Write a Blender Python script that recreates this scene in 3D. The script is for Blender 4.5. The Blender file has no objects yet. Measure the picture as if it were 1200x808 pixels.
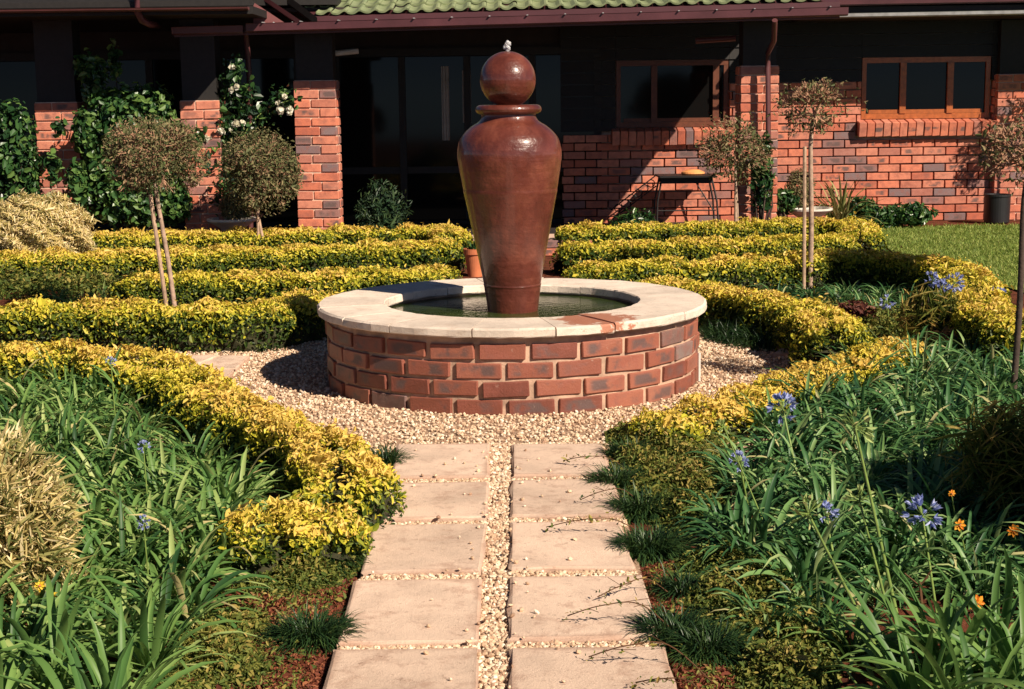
import bpy, math, random
import numpy as np
from mathutils import Vector, Matrix
S = bpy.context.scene
COL = S.collection
rng = np.random.default_rng(7); random.seed(7)
PI = math.pi
# ------------------------------------------------------------------ camera
F_PX, HCAM, ROLL = 1800.0, 1.5, math.radians(0.7)
PITCH = math.atan(291 / F_PX)
_ct, _st = math.cos(PITCH), math.sin(PITCH)
FW = np.array([0, _ct, -_st]); _R = np.array([1., 0, 0]); _U = np.array([0, _st, _ct])
RT = math.cos(ROLL) * _R - math.sin(ROLL) * _U
UP = math.sin(ROLL) * _R + math.cos(ROLL) * _U
cd = bpy.data.cameras.new('camera'); cam = bpy.data.objects.new('camera', cd); COL.objects.link(cam)
cd.sensor_width = 36; cd.lens = 36 * F_PX / 1200; cd.clip_end = 500; cd.clip_start = .05
M = Matrix.Identity(4)
for i in range(3):
    M[i][0] = RT[i]; M[i][1] = UP[i]; M[i][2] = -FW[i]
M[2][3] = HCAM
cam.matrix_world = M
S.camera = cam
# ------------------------------------------------------------------ light
EL, AZ = math.radians(37), math.radians(44)      # sun from the right, in front of the house
SUN = Vector((math.sin(AZ) * math.cos(EL), -math.cos(AZ) * math.cos(EL), math.sin(EL)))
W = bpy.data.worlds.new('World'); S.world = W; W.use_nodes = True
nt = W.node_tree
sky = nt.nodes.new('ShaderNodeTexSky'); sky.sky_type = 'NISHITA'; sky.sun_disc = False
sky.sun_elevation = EL; sky.sun_rotation = PI - AZ
sky.air_density = 0.35; sky.dust_density = 0.0; sky.ozone_density = 1.0
nt.links.new(sky.outputs[0], nt.nodes['Background'].inputs[0])
nt.nodes['Background'].inputs[1].default_value = 0.05
sd = bpy.data.lights.new('sun', 'SUN'); so = bpy.data.objects.new('sun', sd); COL.objects.link(so)
sd.energy = 5.0; sd.angle = math.radians(0.5); sd.color = (1, .86, .70)
so.rotation_euler = SUN.to_track_quat('Z', 'Y').to_euler(); so.location = (6, -4, 9)
S.view_settings.view_transform = 'Standard'; S.view_settings.look = 'None'
S.view_settings.exposure = 0.60; S.view_settings.gamma = 1

# ------------------------------------------------------------------ helpers
def ray(px, py): return FW + RT * (px - 600) / F_PX + UP * (404 - py) / F_PX
def P(px, py, z=0.0):
    r = ray(px, py); t = (z - HCAM) / r[2]
    return Vector((r[0] * t, r[1] * t, z))
def PD(px, py, Y):
    r = ray(px, py); t = Y / r[1]
    return Vector((r[0] * t, Y, HCAM + r[2] * t))
def PPM(Y): return F_PX / (Y * _ct + .15)

def worldloc(o):
    v = Vector((0, 0, 0))
    while o is not None:
        v += o.location; o = o.parent
    return v
def link(o, parent=None):
    COL.objects.link(o)
    if parent is not None: o.parent = parent
    return o
def mesh(name, V, Fs, mats, midx=None, rnd=None, smooth=False):
    """Fs: list of int arrays (n,k)."""
    if not isinstance(Fs, list): Fs = [Fs]
    Fs = [np.asarray(f, dtype=np.int64) for f in Fs if len(f)]
    me = bpy.data.meshes.new(name)
    V = np.asarray(V, dtype=np.float32)
    me.vertices.add(len(V)); me.vertices.foreach_set('co', V.ravel())
    nl = sum(f.size for f in Fs); npoly = sum(len(f) for f in Fs)
    me.loops.add(nl); me.loops.foreach_set('vertex_index', np.concatenate([f.ravel() for f in Fs]).astype(np.int32))
    tot = np.concatenate([np.full(len(f), f.shape[1]) for f in Fs]).astype(np.int32)
    st = np.concatenate([[0], np.cumsum(tot)[:-1]]).astype(np.int32)
    me.polygons.add(npoly); me.polygons.foreach_set('loop_start', st); me.polygons.foreach_set('loop_total', tot)
    for m in (mats if isinstance(mats, (list, tuple)) else [mats]): me.materials.append(m)
    if midx is not None: me.polygons.foreach_set('material_index', np.asarray(midx, dtype=np.int32))
    me.update(calc_edges=True)
    me.polygons.foreach_set('use_smooth', np.full(npoly, bool(smooth)))
    if rnd is not None:
        a = me.attributes.new('rnd', 'FLOAT', 'FACE'); a.data.foreach_set('value', np.asarray(rnd, dtype=np.float32))
    return me
def part(name, V, Fs, mats, parent=None, kind=None, **k):
    """verts in world space"""
    off = worldloc(parent) if parent is not None else Vector((0, 0, 0))
    V = np.asarray(V, dtype=np.float64) - np.array(off)
    o = bpy.data.objects.new(name, mesh(name, V, Fs, mats, **k)); link(o, parent)
    if kind: o['kind'] = kind
    return o
def place(name, me, parent, wloc, rz=0, rot=None, scale=None):
    o = bpy.data.objects.new(name, me)
    o.location = Vector(wloc) - (worldloc(parent) if parent is not None else Vector((0, 0, 0)))
    o.rotation_euler = rot if rot is not None else (0, 0, rz)
    if scale is not None: o.scale = scale if hasattr(scale, '__len__') else (scale,) * 3
    return link(o, parent)
def tag(o, label, cat, group=None, kind=None):
    o['label'] = label; o['category'] = cat
    if group: o['group'] = group
    if kind: o['kind'] = kind
    return o
def thing(name, label, cat, loc, group=None):
    o = bpy.data.objects.new(name, None); o.location = loc; o.empty_display_size = .2; link(o)
    return tag(o, label, cat, group)

class MB:
    """mesh builder"""
    def __init__(s): s.V = []; s.F3 = []; s.F4 = []; s.n = 0
    def add(s, V, F):
        F = np.asarray(F) + s.n; s.V.append(np.asarray(V, float)); s.n += len(V)
        (s.F3 if F.shape[1] == 3 else s.F4).append(F)
    def box(s, a, b):
        x0, y0, z0 = a; x1, y1, z1 = b
        s.add([(x0,y0,z0),(x1,y0,z0),(x1,y1,z0),(x0,y1,z0),(x0,y0,z1),(x1,y0,z1),(x1,y1,z1),(x0,y1,z1)],
              [(0,3,2,1),(4,5,6,7),(0,1,5,4),(1,2,6,5),(2,3,7,6),(3,0,4,7)])
    def prism(s, quad, d):
        """quad of 4 world points extruded by vector d"""
        q = np.array([list(p) for p in quad], float); d = np.array(list(d), float)
        s.add(np.concatenate([q, q + d]), [(0,3,2,1),(4,5,6,7),(0,1,5,4),(1,2,6,5),(2,3,7,6),(3,0,4,7)])
    def tube(s, pts, r, n=6, cap=True):
        pts = np.array([list(p) for p in pts], float); k = len(pts)
        r = np.broadcast_to(np.asarray(r, float), (k,))
        t = np.gradient(pts, axis=0); t /= np.linalg.norm(t, axis=1)[:, None] + 1e-9
        ref = np.array([0, 0, 1.]) if abs(t[:, 2]).mean() < .9 else np.array([1., 0, 0])
        u = np.cross(t, ref); u /= np.linalg.norm(u, axis=1)[:, None] + 1e-9; v = np.cross(t, u)
        a = np.arange(n) * 2 * PI / n
        V = pts[:, None] + r[:, None, None] * (u[:, None] * np.cos(a)[None, :, None] + v[:, None] * np.sin(a)[None, :, None])
        V = V.reshape(-1, 3)
        i = np.arange(k - 1)[:, None] * n + np.arange(n)[None]; j = np.arange(k - 1)[:, None] * n + (np.arange(n)[None] + 1) % n
        F = np.stack([i, j, j + n, i + n], -1).reshape(-1, 4)
        s.add(V, F)
        if cap:
            c = len(V)
            s.add(np.vstack([V[:n], pts[:1]]), [( (q + 1) % n, q, n) for q in range(n)])
            s.add(np.vstack([V[-n:], pts[-1:]]), [(q, (q + 1) % n, n) for q in range(n)])
    def lathe(s, prof, c, n=32):
        prof = np.array(prof, float); k = len(prof); a = np.arange(n) * 2 * PI / n
        V = np.stack([prof[:, 0, None] * np.cos(a) + c[0], prof[:, 0, None] * np.sin(a) + c[1], np.repeat(prof[:, 1, None], n, 1) + c[2]], -1).reshape(-1, 3)
        i = np.arange(k - 1)[:, None] * n + np.arange(n)[None]; j = np.arange(k - 1)[:, None] * n + (np.arange(n)[None] + 1) % n
        s.add(V, np.stack([i, j, j + n, i + n], -1).reshape(-1, 4))
    def out(s):
        Fs = []
        if s.F3: Fs.append(np.concatenate(s.F3))
        if s.F4: Fs.append(np.concatenate(s.F4))
        return np.concatenate(s.V), Fs
    def build(s, name, mat, parent=None, kind=None, smooth=False):
        V, Fs = s.out(); return part(name, V, Fs, mat, parent, kind, smooth=smooth)

def bevbox(lx, ly, lz, b, jit=0.0):
    """bevelled box centred at origin, 24 verts"""
    hx, hy, hz = lx / 2, ly / 2, lz / 2
    V = []; idx = {}
    for sx in (-1, 1):
        for sy in (-1, 1):
            for sz in (-1, 1):
                j = rng.normal(0, jit, 3) if jit else np.zeros(3)
                for ax in range(3):
                    p = [sx * (hx - b), sy * (hy - b), sz * (hz - b)]
                    p[ax] = (sx * hx, sy * hy, sz * hz)[ax]
                    idx[(sx, sy, sz, ax)] = len(V); V.append(np.array(p) + j)
    F4 = []; F3 = []
    for ax in range(3):
        o1, o2 = [a for a in range(3) if a != ax]
        for s in (-1, 1):
            q = []
            for c in ((-1, -1), (1, -1), (1, 1), (-1, 1)):
                k = [0, 0, 0]; k[ax] = s; k[o1] = c[0]; k[o2] = c[1]; q.append(idx[(*k, ax)])
            F4.append(q)
    for ax in range(3):
        o1, o2 = [a for a in range(3) if a != ax]
        for s1 in (-1, 1):
            for s2 in (-1, 1):
                k = [0, 0, 0]; k[o1] = s1; k[o2] = s2
                k[ax] = -1; a0 = idx[(*k, o1)]; b0 = idx[(*k, o2)]
                k[ax] = 1; a1 = idx[(*k, o1)]; b1 = idx[(*k, o2)]
                F4.append([a0, a1, b1, b0])
    for sx in (-1, 1):
        for sy in (-1, 1):
            for sz in (-1, 1): F3.append([idx[(sx, sy, sz, a)] for a in range(3)])
    V = np.array(V)
    # orient outward
    def fix(F):
        out = []
        for f in F:
            p = V[list(f)]; n = np.cross(p[1] - p[0], p[2] - p[0])
            out.append(list(f)[::-1] if np.dot(n, p.mean(0)) < 0 else list(f))
        return out
    return V, [np.array(fix(F3)), np.array(fix(F4))]

# ------------------------------------------------------------------ materials
def newmat(name):
    m = bpy.data.materials.new(name); m.use_nodes = True
    n = m.node_tree.nodes; l = m.node_tree.links
    return m, n, l, n['Principled BSDF'], n['Material Output']
def setin(b, **k):
    for a, v in k.items():
        a = a.replace('_', ' ')
        if a in b.inputs: b.inputs[a].default_value = v
def ramp(n, stops, interp='LINEAR'):
    r = n.new('ShaderNodeValToRGB'); r.color_ramp.interpolation = interp
    e = r.color_ramp.elements
    while len(e) < len(stops): e.new(.5)
    for i, (p, c) in enumerate(stops): e[i].position = p; e[i].color = (*c, 1)
    return r
def noise(n, l, coord, scale, detail=4, rough=.55):
    t = n.new('ShaderNodeTexNoise'); t.inputs['Scale'].default_value = scale
    t.inputs['Detail'].default_value = detail; t.inputs['Roughness'].default_value = rough
    if coord is not None: l.new(coord, t.inputs['Vector'])
    return t
def mixc(n, l, fac, a, b, mode='MIX'):
    m = n.new('ShaderNodeMix'); m.data_type = 'RGBA'; m.blend_type = mode
    for sock, v in ((m.inputs[0], fac), (m.inputs[6], a), (m.inputs[7], b)):
        if hasattr(v, 'is_output') or isinstance(v, bpy.types.NodeSocket): l.new(v, sock)
        elif isinstance(v, (int, float)): sock.default_value = v
        else: sock.default_value = (*v, 1)
    return m.outputs[2]
def bump(n, l, h, strength, dist, b):
    bp = n.new('ShaderNodeBump'); bp.inputs['Strength'].default_value = strength; bp.inputs['Distance'].default_value = dist
    l.new(h, bp.inputs['Height']); l.new(bp.outputs[0], b.inputs['Normal']); return bp
def math_(n, l, op, a, b=None, c=None):
    m = n.new('ShaderNodeMath'); m.operation = op
    for i, v in enumerate((a, b, c)):
        if v is None: continue
        if isinstance(v, (int, float)): m.inputs[i].default_value = v
        else: l.new(v, m.inputs[i])
    return m.outputs[0]
def sstep(n, l, v, a, b):
    m = n.new('ShaderNodeMapRange'); m.interpolation_type = 'SMOOTHSTEP'
    l.new(v, m.inputs[0]); m.inputs[1].default_value = a; m.inputs[2].default_value = b
    return m.outputs[0]

def plain(name, col, rough=.6, nscale=8, var=.25, bumpd=.002, bscale=60, metallic=0, spec=.5):
    m, n, l, b, o = newmat(name)
    tc = n.new('ShaderNodeTexCoord')
    t = noise(n, l, tc.outputs['Object'], nscale, 6)
    lo = tuple(c * (1 - var) for c in col); hi = tuple(min(1, c * (1 + var)) for c in col)
    r = ramp(n, [(.3, lo), (.7, hi)]); l.new(t.outputs[0], r.inputs[0]); l.new(r.outputs[0], b.inputs['Base Color'])
    t2 = noise(n, l, tc.outputs['Object'], bscale, 3); bump(n, l, t2.outputs[0], .6, bumpd, b)
    setin(b, Roughness=rough, Metallic=metallic); b.inputs['Specular IOR Level'].default_value = spec
    return m
def leafmat(name, stops, transl=.3, rough=.5, spec=.3, objvar=.15, patch=0.0):
    """leaf colour from a per-leaf attribute; light passes through the leaf"""
    m, n, l, b, o = newmat(name)
    at = n.new('ShaderNodeAttribute'); at.attribute_name = 'rnd'
    oi = n.new('ShaderNodeObjectInfo')
    v = math_(n, l, 'MULTIPLY_ADD', oi.outputs['Random'], objvar, at.outputs['Fac'])
    v = math_(n, l, 'SUBTRACT', v, objvar / 2)
    if patch:
        ge = n.new('ShaderNodeNewGeometry'); t = noise(n, l, ge.outputs['Position'], 2.3, 3)
        v = math_(n, l, 'MULTIPLY_ADD', math_(n, l, 'SUBTRACT', t.outputs[0], .5), patch, v)
    r = ramp(n, stops); l.new(v, r.inputs[0])
    l.new(r.outputs[0], b.inputs['Base Color']); setin(b, Roughness=rough); b.inputs['Specular IOR Level'].default_value = spec
    tr = n.new('ShaderNodeBsdfTranslucent'); l.new(r.outputs[0], tr.inputs[0])
    mx = n.new('ShaderNodeMixShader'); mx.inputs[0].default_value = transl
    l.new(b.outputs[0], mx.inputs[1]); l.new(tr.outputs[0], mx.inputs[2]); l.new(mx.outputs[0], o.inputs[0])
    return m
def brickmat(name, attr=False, wet=0.0):
    m, n, l, b, o = newmat(name)
    tc = n.new('ShaderNodeTexCoord')
    if attr:
        at = n.new('ShaderNodeAttribute'); at.attribute_name = 'rnd'; rv = at.outputs['Fac']
    else:
        oi = n.new('ShaderNodeObjectInfo'); rv = oi.outputs['Random']
    base = ramp(n, [(0, (.48, .13, .075)), (.3, (.66, .21, .12)), (.6, (.62, .24, .155)), (.8, (.50, .17, .11)), (.9, (.36, .17, .14)), (.96, (.20, .13, .13)), (1, (.22, .15, .15))]) if not wet else ramp(n, [(0, (.17, .055, .038)), (.35, (.28, .095, .06)), (.7, (.36, .14, .09)), (.82, (.20, .12, .10)), (.92, (.17, .13, .135)), (1, (.34, .24, .19))])
    l.new(rv, base.inputs[0])
    add = n.new('ShaderNodeVectorMath'); add.operation = 'ADD'; l.new(tc.outputs['Object'], add.inputs[0])
    cm = n.new('ShaderNodeCombineXYZ'); k = math_(n, l, 'MULTIPLY', rv, 57.0)
    for i in range(3): l.new(k, cm.inputs[i])
    l.new(cm.outputs[0], add.inputs[1]); co = add.outputs[0]
    nz = noise(n, l, co, 14, 5)
    c = mixc(n, l, math_(n, l, 'MULTIPLY', sstep(n, l, nz.outputs[0], .4, .7), .55), base.outputs[0], (.28, .09, .065))
    if not attr:
        sx = n.new('ShaderNodeSeparateXYZ'); l.new(tc.outputs['Object'], sx.inputs[0])
        ax = sstep(n, l, math_(n, l, 'ABSOLUTE', sx.outputs[0]), .10, .06)
        az = sstep(n, l, math_(n, l, 'ABSOLUTE', sx.outputs[2]), .034, .016)
        mk = math_(n, l, 'MULTIPLY', ax, az)
        mk = math_(n, l, 'MULTIPLY', mk, sstep(n, l, noise(n, l, co, 9, 3).outputs[0], .42, .58))
        frac = math_(n, l, 'FRACT', math_(n, l, 'MULTIPLY', rv, 7.31))
        mk = math_(n, l, 'MULTIPLY', mk, sstep(n, l, frac, -.1, .35) if wet else sstep(n, l, frac, .35, .9))
        c = mixc(n, l, math_(n, l, 'MULTIPLY', mk, .9), c, (.12, .080, .075))
    fl = sstep(n, l, noise(n, l, co, 30, 6, .7).outputs[0], .62, .78)
    c = mixc(n, l, math_(n, l, 'MULTIPLY', fl, .5 if wet else .35), c, (.60, .44, .36))
    l.new(c, b.inputs['Base Color'])
    bump(n, l, noise(n, l, co, 90, 4, .7).outputs[0], .7, .004, b)
    setin(b, Roughness=.75 - wet); b.inputs['Specular IOR Level'].default_value = .35
    return m

M_brick = brickmat('brick_clay'); M_brick_stuff = brickmat('brick_clay_wall', True); M_brick_wet = brickmat('brick_clay_fountain', wet=.3)
M_mortar = plain('mortar', (.58, .40, .30), .95, 12, .3, .003, 80)
M_mortar_dk = plain('mortar_damp', (.46, .30, .21), .9, 12, .35, .004, 80)
M_wood_and_shade = plain('dark_wood_and_shade', (.011, .009, .008), .7, 20, .3, .001, 50)  # doors and eaves; also stands in for shade on wall and pillar tops
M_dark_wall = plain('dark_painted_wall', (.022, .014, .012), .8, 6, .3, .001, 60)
M_orange_wood = plain('varnished_window_wood', (.36, .10, .025), .4, 20, .25, .001, 50)
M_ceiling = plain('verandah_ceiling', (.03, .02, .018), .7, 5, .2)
M_fascia = plain('oxblood_painted_fascia', (.08, .025, .03), .45, 3, .15, .001, 40)
M_fascia_pink = plain('pink_gable_board', (.20, .07, .07), .6, 4, .12, .001, 40)
M_gutter = plain('oxblood_painted_gutter', (.085, .028, .034), .4, 3, .25, .001, 40)
M_pipe = plain('oxblood_downpipe', (.10, .035, .035), .4, 5, .2, .001, 40)
M_metal_dk = plain('black_iron', (.018, .016, .016), .5, 10, .3, .001, 80, metallic=.3)
M_flash = plain('lead_flashing', (.30, .30, .31), .5, 10, .3, .001, 50)
M_terra = plain('terracotta', (.55, .17, .07), .8, 10, .2, .001, 80)
M_bowl = plain('pale_cement_bowl', (.62, .57, .50), .8, 10, .15, .002, 60)
M_blackpot = plain('black_plastic', (.012, .012, .013), .45, 6, .2, .0005, 60)
M_stake = plain('weathered_stake', (.40, .27, .18), .85, 20, .35, .003, 60)
M_bark = plain('pale_bark', (.36, .25, .18), .9, 25, .4, .004, 70)
M_bark_dk = plain('dark_bark', (.06, .04, .03), .9, 25, .4, .004, 70)
M_twig = plain('dry_twig', (.36, .20, .12), .85, 20, .35, .001, 70)
M_inner = plain('hedge_inner_twigs', (.035, .035, .012), .95, 20, .4, .01, 40)
M_curtain = plain('curtain', (.30, .27, .24), .9, 8, .2, .001, 40)
M_white = plain('white_enamel', (.7, .66, .6), .4, 8, .1)
M_cloth = plain('orange_cloth', (.75, .30, .10), .85, 8, .2, .002, 60)
M_wateredge = plain('basin_lining', (.05, .06, .03), .6, 6, .4, .003, 30)

def glass_mat():
    m, n, l, b, o = newmat('window_glass')
    setin(b, Roughness=.06); b.inputs['Base Color'].default_value = (.006, .006, .006, 1); b.inputs['Specular IOR Level'].default_value = .15
    return m
M_glass = glass_mat()
def slab_mat(name, col, edge=(.30, .15, .10)):
    m, n, l, b, o = newmat(name)
    ge = n.new('ShaderNodeNewGeometry'); pos = ge.outputs['Position']; oi = n.new('ShaderNodeObjectInfo')
    t = noise(n, l, pos, 3.5, 8, .65)
    r = ramp(n, [(.25, tuple(c * .68 for c in col)), (.55, col), (.8, tuple(min(1, c * 1.13) for c in col))]); l.new(t.outputs[0], r.inputs[0])
    g = noise(n, l, pos, 160, 4, .8)
    c = mixc(n, l, math_(n, l, 'MULTIPLY', sstep(n, l, g.outputs[0], .5, .75), .35), r.outputs[0], tuple(x * .55 for x in col))
    st = noise(n, l, pos, 11, 6, .7)
    c = mixc(n, l, math_(n, l, 'MULTIPLY', sstep(n, l, st.outputs[0], .50, .68), .42), c, edge)
    pit = noise(n, l, pos, 42, 5, .75)
    c = mixc(n, l, math_(n, l, 'MULTIPLY', sstep(n, l, pit.outputs[0], .58, .68), .5), c, (.22, .12, .08))
    tg = n.new('ShaderNodeTexCoord'); sg = n.new('ShaderNodeSeparateXYZ'); l.new(tg.outputs['Generated'], sg.inputs[0])
    ex = math_(n, l, 'ABSOLUTE', math_(n, l, 'SUBTRACT', sg.outputs[0], .5)); ey = math_(n, l, 'ABSOLUTE', math_(n, l, 'SUBTRACT', sg.outputs[1], .5))
    ed = math_(n, l, 'MULTIPLY_ADD', math_(n, l, 'SUBTRACT', t.outputs[0], .5), .22, math_(n, l, 'MAXIMUM', ex, ey))
    if name == 'cement_paving': c = mixc(n, l, math_(n, l, 'MULTIPLY', sstep(n, l, ed, .43, .50), .55), c, (.33, .18, .12))
    br = math_(n, l, 'MULTIPLY_ADD', oi.outputs['Random'], .16, .92)
    hs = n.new('ShaderNodeHueSaturation'); l.new(c, hs.inputs['Color']); l.new(br, hs.inputs['Value'])
    l.new(hs.outputs[0], b.inputs['Base Color'])
    bump(n, l, mixc(n, l, .5, g.outputs[0], pit.outputs[0]), .8, .007, b)
    setin(b, Roughness=.9); b.inputs['Specular IOR Level'].default_value = .25
    return m
M_slab = slab_mat('cement_paving', (.74, .55, .42))
def coping_mat():
    m = slab_mat('coping_sandstone', (.78, .66, .55), (.5, .36, .27)); n = m.node_tree.nodes; l = m.node_tree.links; b = n['Principled BSDF']
    src = b.inputs['Base Color'].links[0].from_socket
    ge = n.new('ShaderNodeNewGeometry'); pos = ge.outputs['Position']
    p = P(697, 374, .43)
    vm = n.new('ShaderNodeVectorMath'); vm.operation = 'SUBTRACT'; l.new(pos, vm.inputs[0]); vm.inputs[1].default_value = p
    sc = n.new('ShaderNodeVectorMath'); sc.operation = 'MULTIPLY'; l.new(vm.outputs[0], sc.inputs[0]); sc.inputs[1].default_value = (1 / .20, 1 / .19, 1)
    ln = n.new('ShaderNodeVectorMath'); ln.operation = 'LENGTH'; l.new(sc.outputs[0], ln.inputs[0])
    nz = noise(n, l, pos, 13, 5, .7)
    d = math_(n, l, 'MULTIPLY_ADD', math_(n, l, 'SUBTRACT', nz.outputs[0], .5), 2.4, ln.outputs['Value'])
    mk = sstep(n, l, d, 1.0, .82)
    c = mixc(n, l, math_(n, l, 'MULTIPLY', mk, .85), src, (.42, .13, .06)); l.new(c, b.inputs['Base Color'])
    l.new(math_(n, l, 'MULTIPLY_ADD', mk, -.5, .9), b.inputs['Roughness'])
    return m
M_coping = coping_mat()
def urn_mat():
    m, n, l, b, o = newmat('glazed_oxblood_stoneware')
    tc = n.new('ShaderNodeTexCoord'); co = tc.outputs['Object']
    t = noise(n, l, co, 5, 7, .65)
    r = ramp(n, [(.25, (.055, .013, .009)), (.5, (.115, .028, .018)), (.75, (.21, .062, .036))]); l.new(t.outputs[0], r.inputs[0])
    mp = n.new('ShaderNodeMapping'); l.new(co, mp.inputs[0]); mp.inputs['Scale'].default_value = (10, 10, 1.2)
    st = noise(n, l, mp.outputs[0], 2.2, 5, .6)
    c = mixc(n, l, math_(n, l, 'MULTIPLY', sstep(n, l, st.outputs[0], .5, .7), .35), r.outputs[0], (.055, .014, .010))
    sp = noise(n, l, co, 85, 3, .6)
    c = mixc(n, l, math_(n, l, 'MULTIPLY', sstep(n, l, sp.outputs[0], .64, .72), .5), c, (.07, .02, .012))
    l.new(c, b.inputs['Base Color'])
    mp2 = n.new('ShaderNodeMapping'); l.new(co, mp2.inputs[0]); mp2.inputs['Scale'].default_value = (1, 1, 14)
    rg = noise(n, l, mp2.outputs[0], 2, 3)
    h = math_(n, l, 'MULTIPLY_ADD', noise(n, l, co, 28, 4, .6).outputs[0], .7, math_(n, l, 'MULTIPLY', rg.outputs[0], .5))
    bump(n, l, h, .75, .009, b)
    l.new(math_(n, l, 'MULTIPLY_ADD', t.outputs[0], .35, .20), b.inputs['Roughness'])
    b.inputs['Coat Weight'].default_value = .6; b.inputs['Coat Roughness'].default_value = .13; b.inputs['Specular IOR Level'].default_value = .35
    return m
M_urn = urn_mat()
def water_mat():
    m, n, l, b, o = newmat('pond_water')
    ge = n.new('ShaderNodeNewGeometry')
    t = noise(n, l, ge.outputs['Position'], 4, 4)
    r = ramp(n, [(.35, (.015, .028, .006)), (.7, (.055, .08, .018))]); l.new(t.outputs[0], r.inputs[0]); l.new(r.outputs[0], b.inputs['Base Color'])
    setin(b, Roughness=.04); b.inputs['IOR'].default_value = 1.33; b.inputs['Specular IOR Level'].default_value = .9
    w = noise(n, l, ge.outputs['Position'], 26, 3); bump(n, l, w.outputs[0], .35, .008, b)
    return m
M_water = water_mat()
def jet_mat():
    m, n, l, b, o = newmat('bubbling_water')
    setin(b, Roughness=.08, Base_Color=(.9, .9, .92, 1)); b.inputs['Transmission Weight'].default_value = .6; b.inputs['IOR'].default_value = 1.33
    return m
M_jet = jet_mat()
def gravel_mat():
    m, n, l, b, o = newmat('gravel_stone')
    at = n.new('ShaderNodeAttribute'); at.attribute_name = 'rnd'
    r = ramp(n, [(0, (.30, .17, .11)), (.2, (.50, .33, .21)), (.5, (.62, .45, .30)), (.8, (.70, .54, .38)), (1, (.86, .75, .60))]); l.new(at.outputs['Fac'], r.inputs[0])
    l.new(r.outputs[0], b.inputs['Base Color']); setin(b, Roughness=.85)
    ge = n.new('ShaderNodeNewGeometry'); bump(n, l, noise(n, l, ge.outputs['Position'], 200, 3).outputs[0], .5, .002, b)
    return m
M_gravel = gravel_mat()
def ground_mat(name, stops, sc, bd=.02, bs=40):
    m, n, l, b, o = newmat(name)
    ge = n.new('ShaderNodeNewGeometry'); pos = ge.outputs['Position']
    t = noise(n, l, pos, sc, 8, .7); r = ramp(n, stops); l.new(t.outputs[0], r.inputs[0]); l.new(r.outputs[0], b.inputs['Base Color'])
    bump(n, l, noise(n, l, pos, bs, 6, .7).outputs[0], .9, bd, b); setin(b, Roughness=.95); b.inputs['Specular IOR Level'].default_value = .15
    return m
M_soil = ground_mat('garden_soil', [(.3, (.06, .022, .012)), (.55, (.15, .045, .022)), (.75, (.24, .085, .045))], 9)
M_gravelbed = ground_mat('gravel_bedding', [(.3, (.32, .20, .13)), (.7, (.50, .35, .24))], 60, .01, 90)
M_lawn = ground_mat('lawn_soil', [(.3, (.11, .15, .03)), (.6, (.18, .23, .05)), (.8, (.24, .26, .07))], 3, .01, 70)
def roof_mat():
    m, n, l, b, o = newmat('green_concrete_tile')
    oi = n.new('ShaderNodeObjectInfo'); ge = n.new('ShaderNodeNewGeometry')
    t = noise(n, l, ge.outputs['Position'], 7, 7, .7)
    r = ramp(n, [(.25, (.12, .15, .07)), (.5, (.22, .26, .125)), (.8, (.32, .34, .19))]); l.new(t.outputs[0], r.inputs[0])
    c = mixc(n, l, math_(n, l, 'MULTIPLY', oi.outputs['Random'], .45), r.outputs[0], (.17, .22, .12))
    l.new(c, b.inputs['Base Color']); setin(b, Roughness=.8)
    bump(n, l, noise(n, l, ge.outputs['Position'], 150, 3).outputs[0], .4, .003, b)
    return m
M_roof = roof_mat()

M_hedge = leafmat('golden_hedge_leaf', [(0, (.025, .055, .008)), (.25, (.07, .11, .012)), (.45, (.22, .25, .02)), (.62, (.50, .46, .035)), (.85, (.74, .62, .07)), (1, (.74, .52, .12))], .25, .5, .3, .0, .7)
M_agap = leafmat('strap_leaf', [(0, (.026, .075, .024)), (.25, (.085, .19, .048)), (.5, (.20, .33, .085)), (.8, (.42, .50, .18)), (1, (.56, .48, .22))], .3, .45, .3, .25)
M_mondo = leafmat('mondo_grass_blade', [(0, (.012, .035, .012)), (.6, (.03, .07, .02)), (1, (.07, .12, .03))], .15, .4, .4, .2)
M_thyme = leafmat('olive_ground_cover_leaf', [(0, (.03, .06, .015)), (.35, (.09, .13, .025)), (.7, (.22, .22, .045)), (1, (.42, .29, .09))], .2, .6, .2, .1, .4)
M_olive = leafmat('topiary_leaf', [(0, (.04, .055, .02)), (.4, (.105, .12, .045)), (.75, (.21, .185, .085)), (1, (.33, .24, .13))], .15, .6, .2, .05, .5)
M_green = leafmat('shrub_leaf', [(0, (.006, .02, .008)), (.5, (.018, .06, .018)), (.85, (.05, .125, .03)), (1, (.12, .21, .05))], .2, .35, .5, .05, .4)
M_darkgreen = leafmat('conifer_leaf', [(0, (.008, .022, .012)), (.6, (.02, .05, .022)), (1, (.06, .10, .035))], .1, .5, .3, .05)
M_cream = leafmat('variegated_blade', [(0, (.045, .07, .02)), (.35, (.18, .20, .06)), (.6, (.58, .48, .18)), (.85, (.80, .64, .32)), (1, (.86, .74, .46))], .25, .55, .25, .05, .3)
M_grass = leafmat('lawn_blade', [(0, (.12, .19, .035)), (.5, (.23, .31, .06)), (1, (.38, .41, .12))], .25, .5, .2, 0, .5)
M_red = leafmat('red_ground_cover_leaf', [(0, (.07, .02, .013)), (.5, (.20, .055, .03)), (.8, (.30, .11, .05)), (1, (.34, .22, .10))], .15, .7, .2, 0, .3)
M_redplant = leafmat('maroon_leaf', [(0, (.03, .008, .008)), (.6, (.09, .022, .018)), (1, (.17, .06, .035))], .15, .6, .3, 0)
M_blue = leafmat('agapanthus_petal', [(0, (.16, .21, .50)), (.5, (.33, .39, .72)), (1, (.62, .66, .88))], .35, .5, .3, 0)
M_orange = leafmat('orange_petal', [(0, (.75, .22, .02)), (.5, (.85, .36, .03)), (1, (.9, .5, .06))], .3, .5, .3, 0)
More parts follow.
